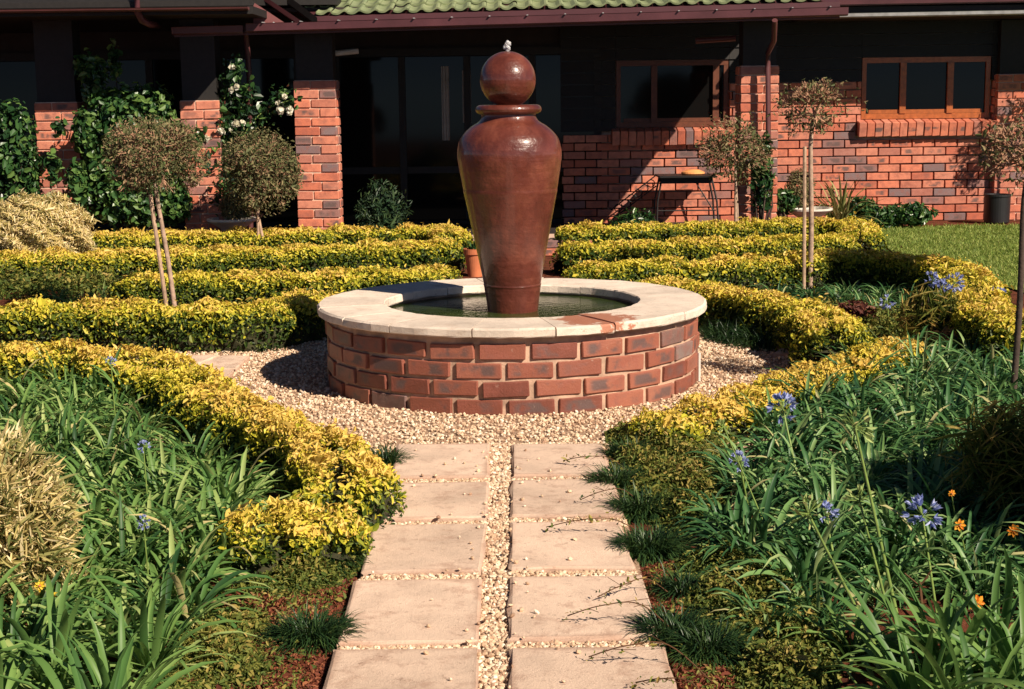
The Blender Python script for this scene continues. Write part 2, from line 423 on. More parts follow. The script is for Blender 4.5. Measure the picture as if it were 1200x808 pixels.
M_yellow = leafmat('yellow_petal', [(0, (.75, .50, .03)), (1, (.9, .7, .08))], .3, .5, .3, 0)
M_rose = leafmat('white_petal', [(0, (.62, .58, .42)), (1, (.85, .83, .72))], .3, .5, .3, 0)
M_stalk = plain('green_stalk', (.18, .26, .06), .5, 15, .25, .001, 60)
M_wilt = leafmat('dry_brown_leaf', [(0, (.14, .07, .035)), (1, (.40, .26, .13))], .2, .7, .2, 0)

# ------------------------------------------------------------------ foliage generators
def unit(v): return v / (np.linalg.norm(v, axis=-1, keepdims=True) + 1e-9)
def leaves(pos, nrm, size, aspect=.45, spread=.7, upbias=.0, axis=None, axmix=0.0, svar=.35, fold=.25):
    """a folded pointed leaf (4 tris, 6 verts) at each position; returns V,F3"""
    N = len(pos)
    n = unit(nrm + rng.normal(0, spread, (N, 3)) + np.array([0, 0, upbias]))
    a = rng.normal(0, 1, (N, 3))
    if axis is not None: a = a * (1 - axmix) + axis * axmix * 2
    a = unit(a - (a * n).sum(1)[:, None] * n)
    b = np.cross(n, a)
    s = size * rng.lognormal(0, svar, N)[:, None]; w = s * aspect * rng.uniform(.8, 1.2, (N, 1))
    f = n * w * fold
    c0 = pos - a * s * .5; tip = pos + a * s * .5 - n * s * .12
    l1 = pos - a * s * .08 + b * w * .5 + f; r1 = pos - a * s * .08 - b * w * .5 + f
    q = .86; l2 = pos + a * s * .22 + b * w * .5 * q + f * .6 - n * s * .04; r2 = pos + a * s * .22 - b * w * .5 * q + f * .6 - n * s * .04
    l1 = l1 - a * s * .12; r1 = r1 - a * s * .12
    V = np.stack([c0, l1, l2, tip, r2, r1], 1).reshape(-1, 3)
    k = np.arange(N)[:, None] * 6
    F = np.concatenate([k + np.array([[0, 3, 2, 1]]), k + np.array([[0, 5, 4, 3]])], 1).reshape(-1, 4)
    return V, F
def lump(p, s=1.0, seed=0):
    x, y, z = p[:, 0] * s + seed, p[:, 1] * s + seed * 2.3, p[:, 2] * s
    return (np.sin(x * 5.1 + 1.7 * np.sin(y * 3.7)) + np.sin(y * 6.3 + 2 * np.sin(z * 5 + x * 2.9)) + np.sin(z * 7.7 + x * 8.3 + y * 4.1)
            + .6 * np.sin(x * 17 + y * 13) * np.sin(y * 19 + z * 15)) / 3.3
def blades(base, dirs, length, width, droop, segs=4, twist=0.0, foldq=.25):
    """arching strap blades. base,dirs (N,3) ; length,width,droop (N,)"""
    N = len(base); t = np.linspace(0, 1, segs + 1)
    h = unit(np.stack([dirs[:, 0], dirs[:, 1], np.zeros(N)], -1) + 1e-6)
    side = np.cross(h, np.array([0, 0, 1.])); ang = rng.normal(0, twist, N) if twist else np.zeros(N)
    # position: initial direction, then curving toward h and down
    P_ = [base]; d = unit(dirs); cur = base.copy(); step = (length / segs)[:, None]
    D = [d]
    for i in range(segs):
        d = unit(d + (h * .25 + np.array([0, 0, -1.0])) * (droop * (.35 + .9 * i / segs) / segs * 2.2)[:, None])
        cur = cur + d * step; P_.append(cur); D.append(d)
    V = []
    for i, tt in enumerate(t):
        w = width * (0.75 + .6 * tt) * (1 - tt ** 2.6) ** .8 if i < segs else width * 0.02
        w = np.asarray(w)[:, None] * .5
        dn = unit(np.cross(side, D[i])); sd_ = unit(side + dn * np.sin(ang * tt)[:, None])
        V += [P_[i] - sd_ * w, P_[i] + dn * w * (-foldq * 2), P_[i] + sd_ * w]
    V = np.stack(V, 1)  # N, 3*(segs+1), 3
    k = np.arange(N)[:, None, None] * (3 * (segs + 1))
    q = []
    for i in range(segs):
        for j in (0, 1): q.append([i * 3 + j, i * 3 + j + 1, (i + 1) * 3 + j + 1, (i + 1) * 3 + j])
    q = np.array(q)[None]
    return V.reshape(-1, 3), (k + q).reshape(-1, 4), len(q[0])

# ------------------------------------------------------------------ THE SETTING
part('ground', [(-60, -20, 0), (60, -20, 0), (60, 90, 0), (-60, 90, 0)], np.array([(0, 1, 2, 3)]), M_soil, kind='structure')
FC = np.array([P(600, 355, .43).x, 8.12])      # fountain centre
def disc(name, c, r, z, mat, n=64, kind='structure'):
    a = np.arange(n) * 2 * PI / n
    return part(name, np.stack([c[0] + r * np.cos(a), c[1] + r * np.sin(a), 0 * a + z], -1), np.array([np.arange(n)]), mat, kind=kind)
court = disc('gravel_court', FC, 2.3, .006, M_gravelbed)
pl = [P(440, 560), P(345, 870), P(815, 870), P(735, 560)]
gp = part('garden_path', [(-.49, 2.2, .010), (.40, 2.2, .010), (.40, 6.5, .010), (-.49, 6.5, .010)], np.array([(0, 1, 2, 3)]), M_gravelbed, kind='structure')
# lawn
lp = [(P(1012, 288).x, P(1012, 288).y), (3.1, 14.2), (3.0, 16.9), (20, 16.9), (20, 6.0), (3.9, 6.0), (3.6, 9.5), (3.55, 11.5)]
lp = [(3.55, 14.0), (3.9, 17.1), (20, 17.1), (20, 7.0), (4.4, 7.0), (3.9, 10.0), (3.75, 12.5)]
part('lawn', [(x, y, .012) for x, y in lp], np.array([np.arange(len(lp))[::-1]]), M_lawn, kind='structure')
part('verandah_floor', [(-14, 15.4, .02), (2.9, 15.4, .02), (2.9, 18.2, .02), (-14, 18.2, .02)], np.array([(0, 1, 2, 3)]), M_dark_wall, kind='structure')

# paving slabs, each its own
def slab(corners, parent, th=.035, b=.006):
    """corners world (BL, BR, TR, TL) at z top"""
    c = np.array([list(p) for p in corners]); ctr = c.mean(0); zt = c[0, 2]
    def ring(k, z): return [(p[0] + (ctr[0] - p[0]) * k, p[1] + (ctr[1] - p[1]) * k, z) for p in c]
    # subdivided worn top
    n = 6; V = []; UU = (0, .022, .25, .5, .75, .978, 1)
    for j in range(n + 1):
        for i in range(n + 1):
            u, v = UU[i], UU[j]
            p = (c[0] * (1 - u) + c[1] * u) * (1 - v) + (c[3] * (1 - u) + c[2] * u) * v
            edge = (i in (0, n)) or (j in (0, n))
            q = p + (rng.normal(0, .0045, 3) * np.array([1, 1, 0]) if edge else 0)
            V.append((q[0], q[1], zt - (b if edge else 0) + (rng.normal(0, .0006) if not edge else rng.normal(0, .001))))
    F = [(j * (n + 1) + i, j * (n + 1) + i + 1, (j + 1) * (n + 1) + i + 1, (j + 1) * (n + 1) + i) for j in range(n) for i in range(n)]
    # shrink inner ring toward the edge: keep a narrow bevel
    V = np.array(V)
    rim = [i for i in range(n + 1)] + [(j * (n + 1) + n) for j in range(1, n + 1)] + [n * (n + 1) + i for i in range(n - 1, -1, -1)] + [j * (n + 1) for j in range(n - 1, 0, -1)]
    base = len(V); Vb = V[rim].copy(); Vb[:, 2] = zt - th
    V = np.concatenate([V, Vb]); m = len(rim)
    for k in range(m): F.append((rim[(k + 1) % m], rim[k], base + k, base + (k + 1) % m))
    return part('paving_slab', V, np.array(F), M_slab, parent)
ZS = .035
rowsL = [((465,520),(574,519),(573,558),(459,559)), ((451,565),(573,564),(571,605),(444,609)), ((437,614),(571,613),(563,668),(423,670)),
         ((415,679),(565,677),(561,751),(395,754)), ((391,760),(563,758),(560,846),(366,852))]
rowsR = [((600,520),(706,519),(716,556),(600,557)), ((599,562),(718,560),(733,604),(598,604)), ((598,611),(727,610),(745,665),(597,666)),
         ((598,675),(753,673),(775,746),(595,749)), ((597,758),(780,756),(806,846),(594,850))]
for TL, TR, BR, BL in rowsL + rowsR:
    slab([P(*BL, ZS), P(*BR, ZS), P(*TR, ZS), P(*TL, ZS)], gp)
slab([(-.50, 2.42, ZS), (-.08, 2.42, ZS), (-.09, 3.0, ZS), (-.51, 3.0, ZS)], gp); slab([(0, 2.42, ZS), (.43, 2.42, ZS), (.43, 3.0, ZS), (0, 3.0, ZS)], gp)
# side paths to the left and right of the gravel court
for nm, rows in (('side_path', [((262,416),(292,417),(276,432),(222,432)), ((228,433),(275,434),(262,446),(240,446)), ((190,416),(257,416),(217,432),(150,432))]),
                 ('side_path', [((922,405),(985,404),(975,413),(905,414)), ((990,403),(1062,402),(1055,413),(980,414)), ((1068,402),(1130,401),(1138,412),(1062,413)), ((1137,400),(1200,400),(1210,412),(1145,412)), ((1207,399),(1290,399),(1305,411),(1216,411))])):
    q = [P(*rows[0][0]), P(*rows[-1][1]), P(*rows[-1][2]), P(*rows[0][3])]
    xs = [P(*c).x for r in rows for c in r]; ys = [P(*c).y for r in rows for c in r]
    sp = part(nm, [(min(xs) - .1, min(ys) - .05, .008), (max(xs) + .1, min(ys) - .05, .008), (max(xs) + .1, max(ys) + .05, .008), (min(xs) - .1, max(ys) + .05, .008)], np.array([(0, 1, 2, 3)]), M_gravelbed, kind='structure')
    for TL, TR, BR, BL in rows: slab([P(*BL, ZS), P(*BR, ZS), P(*TR, ZS), P(*TL, ZS)], sp)

# gravel stones
PH = (1 + 5 ** .5) / 2
ICO_V = unit(np.array([(-1, PH, 0), (1, PH, 0), (-1, -PH, 0), (1, -PH, 0), (0, -1, PH), (0, 1, PH), (0, -1, -PH), (0, 1, -PH), (PH, 0, -1), (PH, 0, 1), (-PH, 0, -1), (-PH, 0, 1)]))
ICO_F = np.array([(0,11,5),(0,5,1),(0,1,7),(0,7,10),(0,10,11),(1,5,9),(5,11,4),(11,10,2),(10,7,6),(7,1,8),(3,9,4),(3,4,2),(3,2,6),(3,6,8),(3,8,9),(4,9,5),(2,4,11),(6,2,10),(8,6,7),(9,8,1)])
def stones(pos, size):
    N = len(pos)
    sc = size[:, None] * rng.uniform(.55, 1.25, (N, 3)) * np.array([1, 1, .75])
    V = ICO_V[None] * rng.uniform(.78, 1.18, (N, 12, 1)) * sc[:, None]
    a = rng.uniform(0, 2 * PI, N); c, s = np.cos(a)[:, None], np.sin(a)[:, None]
    X = V[..., 0] * c - V[..., 1] * s; Y = V[..., 0] * s + V[..., 1] * c
    t = rng.normal(0, .4, N)[:, None]; Z = V[..., 2] * np.cos(t) + X * np.sin(t); X = X * np.cos(t) - V[..., 2] * np.sin(t)
    V = np.stack([X, Y, Z], -1) + pos[:, None]
    F = (np.arange(N)[:, None, None] * 12 + ICO_F[None]).reshape(-1, 3)
    return V.reshape(-1, 3), F, np.repeat(rng.random(N), 20)
n = 38000
r = np.sqrt(rng.uniform(.99 ** 2, 2.3 ** 2, n)); a = rng.uniform(0, 2 * PI, n)
pp = np.stack([FC[0] + r * np.cos(a), FC[1] + r * np.sin(a), rng.uniform(.006, .016, n)], -1)
keep = ~((pp[:, 1] > FC[1] + .25) & (abs(pp[:, 0] - FC[0]) < .8))
keep &= ~((pp[:, 1] < 6.36) & (abs(pp[:, 0] + .05) < .5))
pp = pp[keep]
V, F_, rr = stones(pp, rng.uniform(.0055, .0115, len(pp)))
o = part('gravel', V, F_, M_gravel, rnd=rr); tag(o, 'pale pinkish gravel spread round the brick fountain', 'gravel', kind='stuff')
# gravel in the path joints, some of it kicked onto the slabs
pts = [np.stack([rng.normal(-.05, .16, 110).clip(-.46, .38), rng.uniform(3.2, 6.3, 110), np.full(110, .040)], -1)]
n = 7500; pts.append(np.stack([rng.uniform(-.105, .008, n), rng.uniform(2.4, 6.4, n), rng.uniform(.008, .022, n)], -1))
for (TL, TR, BR, BL), (TL2, TR2, BR2, BL2) in list(zip(rowsL, rowsL[1:])) + list(zip(rowsR, rowsR[1:])):
    p0, p1, p2 = P(*BL, ZS), P(*BR, ZS), P(*TL2, ZS); m = 800
    u = rng.random(m); pts.append(np.stack([p0.x + (p1.x - p0.x) * u, p2.y + (p0.y - p2.y) * rng.random(m), rng.uniform(.010, .024, m)], -1))
n = 900; pts.append(np.stack([rng.uniform(-.5, .44, n), rng.uniform(6.36, 6.5, n), rng.uniform(.01, .02, n)], -1))
n = 500; pts.append(np.stack([rng.uniform(-.6, .5, n), rng.uniform(2.5, 6.5, n), rng.uniform(.008, .045, n) * 0 + .008], -1)[rng.random(n) < .1])
pts = np.concatenate(pts)
V, F_, rr = stones(pts, rng.uniform(.005, .0105, len(pts)))
o = part('gravel', V, F_, M_gravel, rnd=rr); tag(o, 'gravel filling the joints and centre strip of the slab path', 'gravel', kind='stuff')

# ------------------------------------------------------------------ FOUNTAIN
fx, fy = float(FC[0]), float(FC[1])
fountain = thing('fountain', 'round brick fountain with pale stone rim and tall glazed red-brown urn topped by a ball', 'fountain', (fx, fy, 0))
RW = 0.985
bm = MB(); bm.lathe([(RW - .011, 0), (RW - .011, .384), (.70, .384), (.70, .12), (0.001, .12)], (fx, fy, 0), 96)
basin = bm.build('basin_wall', M_mortar_dk, fountain)
NB = 25; bvar = []
for i in range(5):
    V, Fs = bevbox(.219, .10, .073, .0035, .0012); bvar.append(mesh('brick', V, Fs, M_brick_wet))
offs = [.1, .62, .08, .55]
for c in range(4):
    for k in range(NB):
        an = (k + offs[c]) * 2 * PI / NB + rng.normal(0, .003)
        R_ = RW - .05 + rng.normal(0, .0025)
        place('brick', bvar[rng.integers(5)], basin, (fx + R_ * math.cos(an), fy + R_ * math.sin(an), .042 + c * .0895 + rng.normal(0, .0015)), rot=(0, rng.normal(0, .012), an - PI / 2 + rng.normal(0, .01)))
# gravelly mortar ledge hidden; coping
ring_o = thing  # (name kept free)
RO, RI, ZT, TH = 1.03, .675, .43, .046
cp = MB(); cp.lathe([(RI + .015, ZT - TH + .004), (RI + .015, ZT - .012), (RO - .018, ZT - .012), (RO - .018, ZT - TH + .004), (RI + .015, ZT - TH + .004)], (fx, fy, 0), 96)
coping = cp.build('coping', M_mortar, fountain)
NS = 16
def wedge(a0, a1, dz):
    n = 7; A = np.linspace(a0, a1, n); b = .006
    prof = [(RI, ZT - TH + b), (RI, ZT - b), (RI + b, ZT), (RI + .12, ZT + .001), (RO - .12, ZT + .001), (RO - b * 1.6, ZT), (RO, ZT - b * 1.6), (RO, ZT - TH + b), (RO - b, ZT - TH), (RI + b, ZT - TH)]
    V = []; k = len(prof)
    for ai, aa in enumerate(A):
        for (r_, z_) in prof:
            jr = rng.normal(0, .0016); V.append(((r_ + jr) * math.cos(aa), (r_ + jr) * math.sin(aa), z_ + dz + rng.normal(0, .0006)))
    F = [(i * k + j, (i + 1) * k + j, (i + 1) * k + (j + 1) % k, i * k + (j + 1) % k) for i in range(n - 1) for j in range(k)]
    V = np.array(V); F = [f[::-1] for f in F]
    caps = [np.array([list(range(k))]), np.array([list(range((n - 1) * k, n * k))[::-1]])]
    return V + np.array([fx, fy, 0]), [np.array(F)] + caps
a_j = math.radians(-101)
cuts = [a_j + i * 2 * PI / NS + rng.normal(0, .025) for i in range(NS)]
for i in range(NS):
    a0 = cuts[i]; a1 = cuts[(i + 1) % NS] + (2 * PI if i == NS - 1 else 0)
    V, Fs = wedge(a0 + .0035, a1 - .0035, rng.normal(0, .0015)); part('coping_stone', V, Fs, M_coping, coping)
# water
disc_w = MB(); n = 64; a = np.arange(n) * 2 * PI / n
part('water', np.stack([fx + .699 * np.cos(a), fy + .699 * np.sin(a), 0 * a + .372], -1), np.array([np.arange(n)]), M_water, fountain)
# urn
PXM = F_PX / (8.12 * _ct + .1)
uc = PD(601, 355, 8.12); ux = uc.x; uz0 = .372
prof = [(29, 372), (29.3, 366), (33.2, 337), (33.8, 334), (34.2, 332), (34.0, 330), (39.4, 301), (47.6, 259), (53.2, 231), (54.8, 224), (55.1, 221), (55.6, 217), (59.8, 191.6), (60.8, 182), (60.3, 173), (57.6, 163), (52, 155), (43.5, 147.5), (36, 143), (32.5, 139), (31.5, 135), (32.5, 130)]
def zz(y): return HCAM - (y - 113.5) / PXM
def spl(prof, k=4):
    p = np.array(prof); t = np.arange(len(p)); tt = np.linspace(0, len(p) - 1, (len(p) - 1) * k + 1)
    out = []
    for q in tt:
        i = min(int(q), len(p) - 2); f = q - i
        p0, p1, p2, p3 = p[max(i - 1, 0)], p[i], p[i + 1], p[min(i + 2, len(p) - 1)]
        out.append(.5 * ((2 * p1) + (-p0 + p2) * f + (2 * p0 - 5 * p1 + 4 * p2 - p3) * f * f + (-p0 + 3 * p1 - 3 * p2 + p3) * f ** 3))
    return np.array(out)
pr = [(r_ / PXM, zz(y)) for r_, y in prof]; pr[0] = (29 / PXM, .33)
lean = -.010   # the urn stands slightly out of true
def leanfix(V): V = V.copy(); V[:, 0] += (V[:, 2] - .37) * lean; return V
mb = MB(); mb.lathe(spl(pr), (ux, 8.12, 0), 64); V, Fs = mb.out(); part('urn', leanfix(V), Fs, M_urn, fountain, smooth=True)
mb = MB(); t = np.linspace(0, 2 * PI, 17)
zc = zz(128.5); rr_ = 32.5 / PXM; mb.lathe([(rr_ + (.030) * math.cos(q) * .9, zc + .024 * math.sin(q)) for q in t], (ux, 8.12, 0), 64)
mb.lathe([(rr_, zc + .012), (.001, zc + .008)], (ux, 8.12, 0), 64)
V, Fs = mb.out(); part('rim', leanfix(V), Fs, M_urn, fountain, smooth=True)
mb = MB(); zb = zz(94.5); rb = 32.2 / PXM; mb.lathe([(rb * math.sin(q) + .0005, zb - rb * math.cos(q)) for q in np.linspace(0, PI, 33)], (ux, 8.12, 0), 64)
V, Fs = mb.out(); part('ball', leanfix(V), Fs, M_urn, fountain, smooth=True)
mb = MB()
for i in range(14):
    q = rng.uniform(0, 2 * PI); rad = rng.uniform(0, .014); h = rng.uniform(0, .045) if i else .04
    mb.add(ICO_V * rng.uniform(.006, .011) * np.array([1, 1, 1.5]) + np.array([ux + (1.6 - .37) * lean + rad * math.cos(q), 8.12 + rad * math.sin(q), zb + rb + h]), ICO_F)
mb.build('water_bubble', M_jet, fountain, smooth=True)
# small white overflow pipe on the right
pq = P(813, 437); mb = MB(); an = math.atan2(-.23, .95); mb.tube([(fx + 1.0 * math.cos(an), fy + 1.0 * math.sin(an), .02), (fx + 1.0 * math.cos(an), fy + 1.0 * math.sin(an), .17)], .007, 8)
mb.build('overflow_pipe', M_white, fountain)

# ------------------------------------------------------------------ HOUSE
YW = 18.1
house = thing('house', 'low brick house with green tiled roof, dark verandah and oxblood gutters', 'house', (0, YW, 0))
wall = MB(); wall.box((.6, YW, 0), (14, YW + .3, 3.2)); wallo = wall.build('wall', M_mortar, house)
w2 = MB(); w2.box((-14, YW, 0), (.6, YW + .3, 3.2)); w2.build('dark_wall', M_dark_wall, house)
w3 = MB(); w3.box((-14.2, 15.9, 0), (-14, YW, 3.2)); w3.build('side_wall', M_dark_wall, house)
# bricks of the wall
BL_, BH_ = .262, .0955
zsill = PD(1080, 150, YW).z
wx0, wx1 = PD(1008, 140, YW).x, PD(1157, 140, YW).x
vx0, vx1 = PD(722, 150, YW).x, PD(852, 150, YW).x
wbr = []
for i in range(5):
    V, Fs = bevbox(BL_ - .014, .11, BH_ - .013, .004, .0015); wbr.append((V, Fs, mesh('brick', V, Fs, M_brick)))
cand = []
for c in range(17):
    z = .045 + c * BH_
    for k in range(-1, 52):
        xa = .62 + (k + (.5 if c % 2 else 0)) * BL_; seg = [(max(xa, .602), xa + BL_)]
        if seg[0][1] - seg[0][0] < .05: continue
        for (a_, b_) in ((vx0 - .012, vx1 + .012), (wx0 - .012, wx1 + .012)):
            if z < zsill - .17: continue
            e_ = .052 if z < zsill + .02 else 0
            new = []
            for (p_, q_) in seg:
                if q_ <= a_ - e_ or p_ >= b_ + e_: new.append((p_, q_)); continue
                if p_ < a_ - e_: new.append((p_, a_ - e_))
                if q_ > b_ + e_: new.append((b_ + e_, q_))
            seg = new
        for (p_, q_) in seg:
            if q_ - p_ < .03 or (z > zsill - .06 and q_ < vx0 + .02): continue
            x = (p_ + q_) / 2
            lit = (x > .95) and (x - .9) > z * .5 and x < 6.3
            cand.append((0 if lit else 1, z, x, (q_ - p_ - .014) / (BL_ - .014)))
cand.sort(); lit = cand[:300]; rest = cand[300:]
for _, z, x, sx in lit:
    place('brick', wbr[rng.integers(5)][2], wallo, (x, YW - .05 + rng.normal(0, .002), z + rng.normal(0, .001)), rot=(0, rng.normal(0, .004) * sx, 0), scale=(sx, 1, 1))
VV = []; f3 = []; f4 = []
for q, (_, z, x, sx) in enumerate(rest):
    V, Fs, _m = wbr[q % 5]; VV.append(V * np.array([sx, 1, 1]) + np.array([x, YW - .05 + rng.normal(0, .002), z])); f3.append(Fs[0] + q * 24); f4.append(Fs[1] + q * 24)
rr = rng.random(len(rest))
part('brick_courses', np.concatenate(VV), [np.concatenate(f3), np.concatenate(f4)], M_brick_stuff, wallo, kind='stuff', rnd=np.concatenate([np.repeat(rr, 8), np.repeat(rr, 18)]))
# dark boards added in place of wall shade, between and above the windows
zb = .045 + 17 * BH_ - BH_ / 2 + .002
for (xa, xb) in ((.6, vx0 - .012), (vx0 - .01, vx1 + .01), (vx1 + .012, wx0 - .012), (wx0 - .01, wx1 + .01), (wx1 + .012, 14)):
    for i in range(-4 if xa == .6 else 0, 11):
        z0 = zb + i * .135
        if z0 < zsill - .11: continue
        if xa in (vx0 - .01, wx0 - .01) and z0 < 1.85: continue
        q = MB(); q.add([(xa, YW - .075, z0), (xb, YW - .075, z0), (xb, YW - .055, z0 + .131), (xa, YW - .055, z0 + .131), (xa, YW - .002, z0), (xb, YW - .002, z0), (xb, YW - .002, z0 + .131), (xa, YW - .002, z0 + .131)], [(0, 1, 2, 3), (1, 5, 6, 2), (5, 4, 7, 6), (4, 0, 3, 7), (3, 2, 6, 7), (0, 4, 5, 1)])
        q.build('wall_shade_board', M_wood_and_shade, wallo)
def window(x0, x1, zs, ztop, nm, muls, nsill, M_orange_wood=M_orange_wood):
    """timber window with rowlock brick sill"""
    wn = MB(); t = .05; yy = YW - .055
    wn.box((x0, yy, zs), (x1, YW - .002, zs + .06)); wn.box((x0, yy, ztop - .06), (x1, YW - .002, ztop))
    wn.box((x0, yy + .003, zs + .06), (x0 + t, YW - .002, ztop - .06)); wn.box((x1 - t, yy + .003, zs + .06), (x1, YW - .002, ztop - .06))
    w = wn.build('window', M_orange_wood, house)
    for m in muls:
        q = MB(); q.box((m - .035, yy - .012, zs + .061), (m + .035, YW - .004, ztop - .061)); q.build('mullion', M_orange_wood, w)
    ed = [x0 + t] + list(muls) + [x1 - t]
    for a_, b_ in zip(ed, ed[1:]):
        q = MB(); q.box((a_ + .036, yy + .012, zs + .062), (b_ - .036, YW - .006, zs + .105)); q.build('sash_rail', M_orange_wood, w)
        q = MB(); q.box((a_ + .002, yy + .03, zs + .062), (b_ - .002, YW - .003, ztop - .062)); q.build('pane', M_glass, w)
    # brick-on-edge sill, leaning out
    s = part('window_sill', [(x0 - .05, YW - .16, zs - .19), (x1 + .05, YW - .16, zs - .19), (x1 + .05, YW - .01, zs - .19), (x0 - .05, YW - .01, zs - .19),
             (x0 - .05, YW - .15, zs - .045), (x1 + .05, YW - .15, zs - .045), (x1 + .05, YW - .01, zs - .01), (x0 - .05, YW - .01, zs - .01)],
             np.array([(0,3,2,1),(4,5,6,7),(0,1,5,4),(1,2,6,5),(2,3,7,6),(3,0,4,7)]), M_mortar, house)
    V, Fs = bevbox((x1 - x0 + .12) / nsill - .010, .21, .165, .005, .0015); me = mesh('brick', V, Fs, M_brick)
    for i in range(nsill):
        x = x0 - .06 + (i + .5) * (x1 - x0 + .12) / nsill
        place('brick', me, s, (x, YW - .10 + rng.normal(0, .003), zs - .10 + rng.normal(0, .002)), rot=(.2, 0, 0))
window(wx0, wx1, PD(1080, 139, YW).z, 1.888, 'w', [PD(1056, 130, YW).x, PD(1111, 130, YW).x], 17)
window(vx0, vx1, PD(800, 149, YW).z, 1.888, 'v', [PD(766, 130, YW).x, PD(838, 130, YW).x], 15, plain('shaded_window_wood', (.12, .035, .015), .5, 20, .25, .001, 50))  # frame colour darkened to put this window in shade

# sliding doors behind the verandah
def door(x0, x1, z1, nleaf):
    f = MB(); yy = YW - .06
    f.box((x0, yy, z1 - .08), (x1, YW - .003, z1)); f.box((x0, yy, .02), (x1, YW - .003, .07))
    f.box((x0 - .045, yy, .0), (x0 - .041, YW - .003, z1 + .01)); f.box((x1 + .041, yy, .0), (x1 + .045, YW - .003, z1 + .01)); f.box((x0 - .041, yy + .001, z1 - .001), (x1 + .041, YW - .004, z1 + .009)); f.box((x0 - .041, yy + .001, .01), (x1 + .041, YW - .004, .021))
    d = f.build('door', M_wood_and_shade, house)
    for i in range(nleaf + 1):
        x = x0 + (x1 - x0) * i / nleaf
        q = MB(); q.box((x - .04, yy - .008, .075), (x + .04, YW - .005, z1 - .085)); q.build('stile', M_wood_and_shade, d)
        if i < nleaf:
            q = MB(); q.box((x + .042, yy + .02, .08), (x + (x1 - x0) / nleaf - .042, YW - .004, z1 - .09)); q.build('pane', M_glass, d)
            q = MB(); q.box((x + .042, yy + .006, .62), (x + (x1 - x0) / nleaf - .042, YW - .0045, .70)); q.build('rail', M_wood_and_shade, d)
    return d
door(PD(395, 100, YW).x, PD(700, 100, YW).x, 2.05, 4)
door(PD(90, 100, YW).x, PD(350, 100, YW).x, 2.05, 3)
door(PD(-120, 100, YW).x, PD(60, 100, YW).x, 2.05, 2)
# pale curtain behind the glass, seen as strips
for (px, w_, z0, z1) in ((522, .09, 1.0, 1.85), (547, .10, 1.2, 1.8)):
    x = PD(px, 100, YW).x; mb = MB(); xs = np.linspace(x - w_ / 2, x + w_ / 2, 9)
    V = np.array([(q, YW - .058 + .008 * math.sin(i * 2.2), z) for z in (z0, z1) for i, q in enumerate(xs)])
    part('curtain', V, np.array([(i, i + 1, i + 10, i + 9) for i in range(8)]), M_curtain, house)

# verandah roof: line of the gutter from the photograph, slightly out of level
YG = 15.38
GL, GR = PD(203, 41, YG), PD(992, 19, YG)
def gz(x): return GL.z + (GR.z - GL.z) * (x - GL.x) / (GR.x - GL.x)
def gutter(x0, x1, Y, zf, h, mat, name='gutter'):
    n = max(2, int((x1 - x0) / .5)); xs = np.linspace(x0, x1, n + 1); prof = [(-.11, h), (-.105, h - .004), (-.10, .012), (-.085, 0), (-.01, 0), (0, .012), (0, h), (-.008, h), (-.008, .016), (-.02, .008), (-.08, .008), (-.094, .016), (-.098, h)]
    V = np.array([(x, Y + a_, zf(x) + b_) for x in xs for a_, b_ in prof]); k = len(prof)
    F = [(i * k + j, i * k + (j + 1) % k, (i + 1) * k + (j + 1) % k, (i + 1) * k + j) for i in range(n) for j in range(k)]
    return part(name, V, [np.array(F), np.array([list(range(k))[::-1], list(range(n * k, n * k + k))])], mat, house)
gutter(PD(290, 40, YG).x, GR.x, YG + .02, gz, .085, M_gutter)
gutter(GL.x, PD(286, 40, YG).x, YG + .03, lambda x: gz(x) - .005, .075, M_gutter)
# gutter brackets
for px in range(310, 985, 44):
    x = PD(px, 35, YG).x; q = MB(); q.box((x - .008, YG - .115, gz(x) + .086), (x + .008, YG + .03, gz(x) + .094)); q.build('gutter_bracket', M_flash, house)
# roof plane
ALP = math.radians(13); xl, xr = PD(345, 30, YG).x, PD(985, 20, YG).x
def slabpoly(x0, x1, Y0, z0f, length, al, th, mat, nm):
    dy, dz = length * math.cos(al), length * math.sin(al)
    q = [(x0, Y0, z0f(x0)), (x1, Y0, z0f(x1)), (x1, Y0 + dy, z0f(x1) + dz), (x0, Y0 + dy, z0f(x0) + dz)]
    mb = MB(); mb.prism(q, (0, 0, th)); return mb.build(nm, mat, house)
xv = PD(368, 30, YG).x
mb = MB(); mb.prism([(xv, YG + .03, gz(xv) + .09), (xr, YG + .03, gz(xr) + .09), (xr, YG + .03 + 1.7 * math.cos(ALP), gz(xr) + .09 + 1.7 * math.sin(ALP)), (xv - .9, YG + .03 + 1.7 * math.cos(ALP), gz(xv - .9) + .09 + 1.7 * math.sin(ALP))], (0, 0, .05)); roof = mb.build('roof', M_fascia, house)
zk = gz(xr) + .10 + 1.7 * math.sin(ALP); zv = gz(xv - .9) + .10 + 1.7 * math.sin(ALP)
mb = MB(); mb.prism([(xv - .9, YG + 1.64, zv), (xr, YG + 1.64, zk), (xr, YW + .3, zk), (xv - .9, YW + .3, zv)], (0, 0, .045)); mb.build('roof_deck', M_roof, house)
mb = MB(); mb.box((-14, 15.6, 2.42), (xv + .2, YW + .3, 2.5)); mb.build('roof_deck', M_wood_and_shade, house)
mb = MB(); mb.prism([(-14, YW + .31, 3.2), (14, YW + .31, 3.2), (14, YW + 5, 5.0), (-14, YW + 5, 5.0)], (0, 0, .08)); mb.build('roof', M_roof, house)
mb = MB(); mb.box((-14, YG + .35, 2.36), (-.1, YW - .01, 2.40))
mb.build('ceiling', M_ceiling, house)
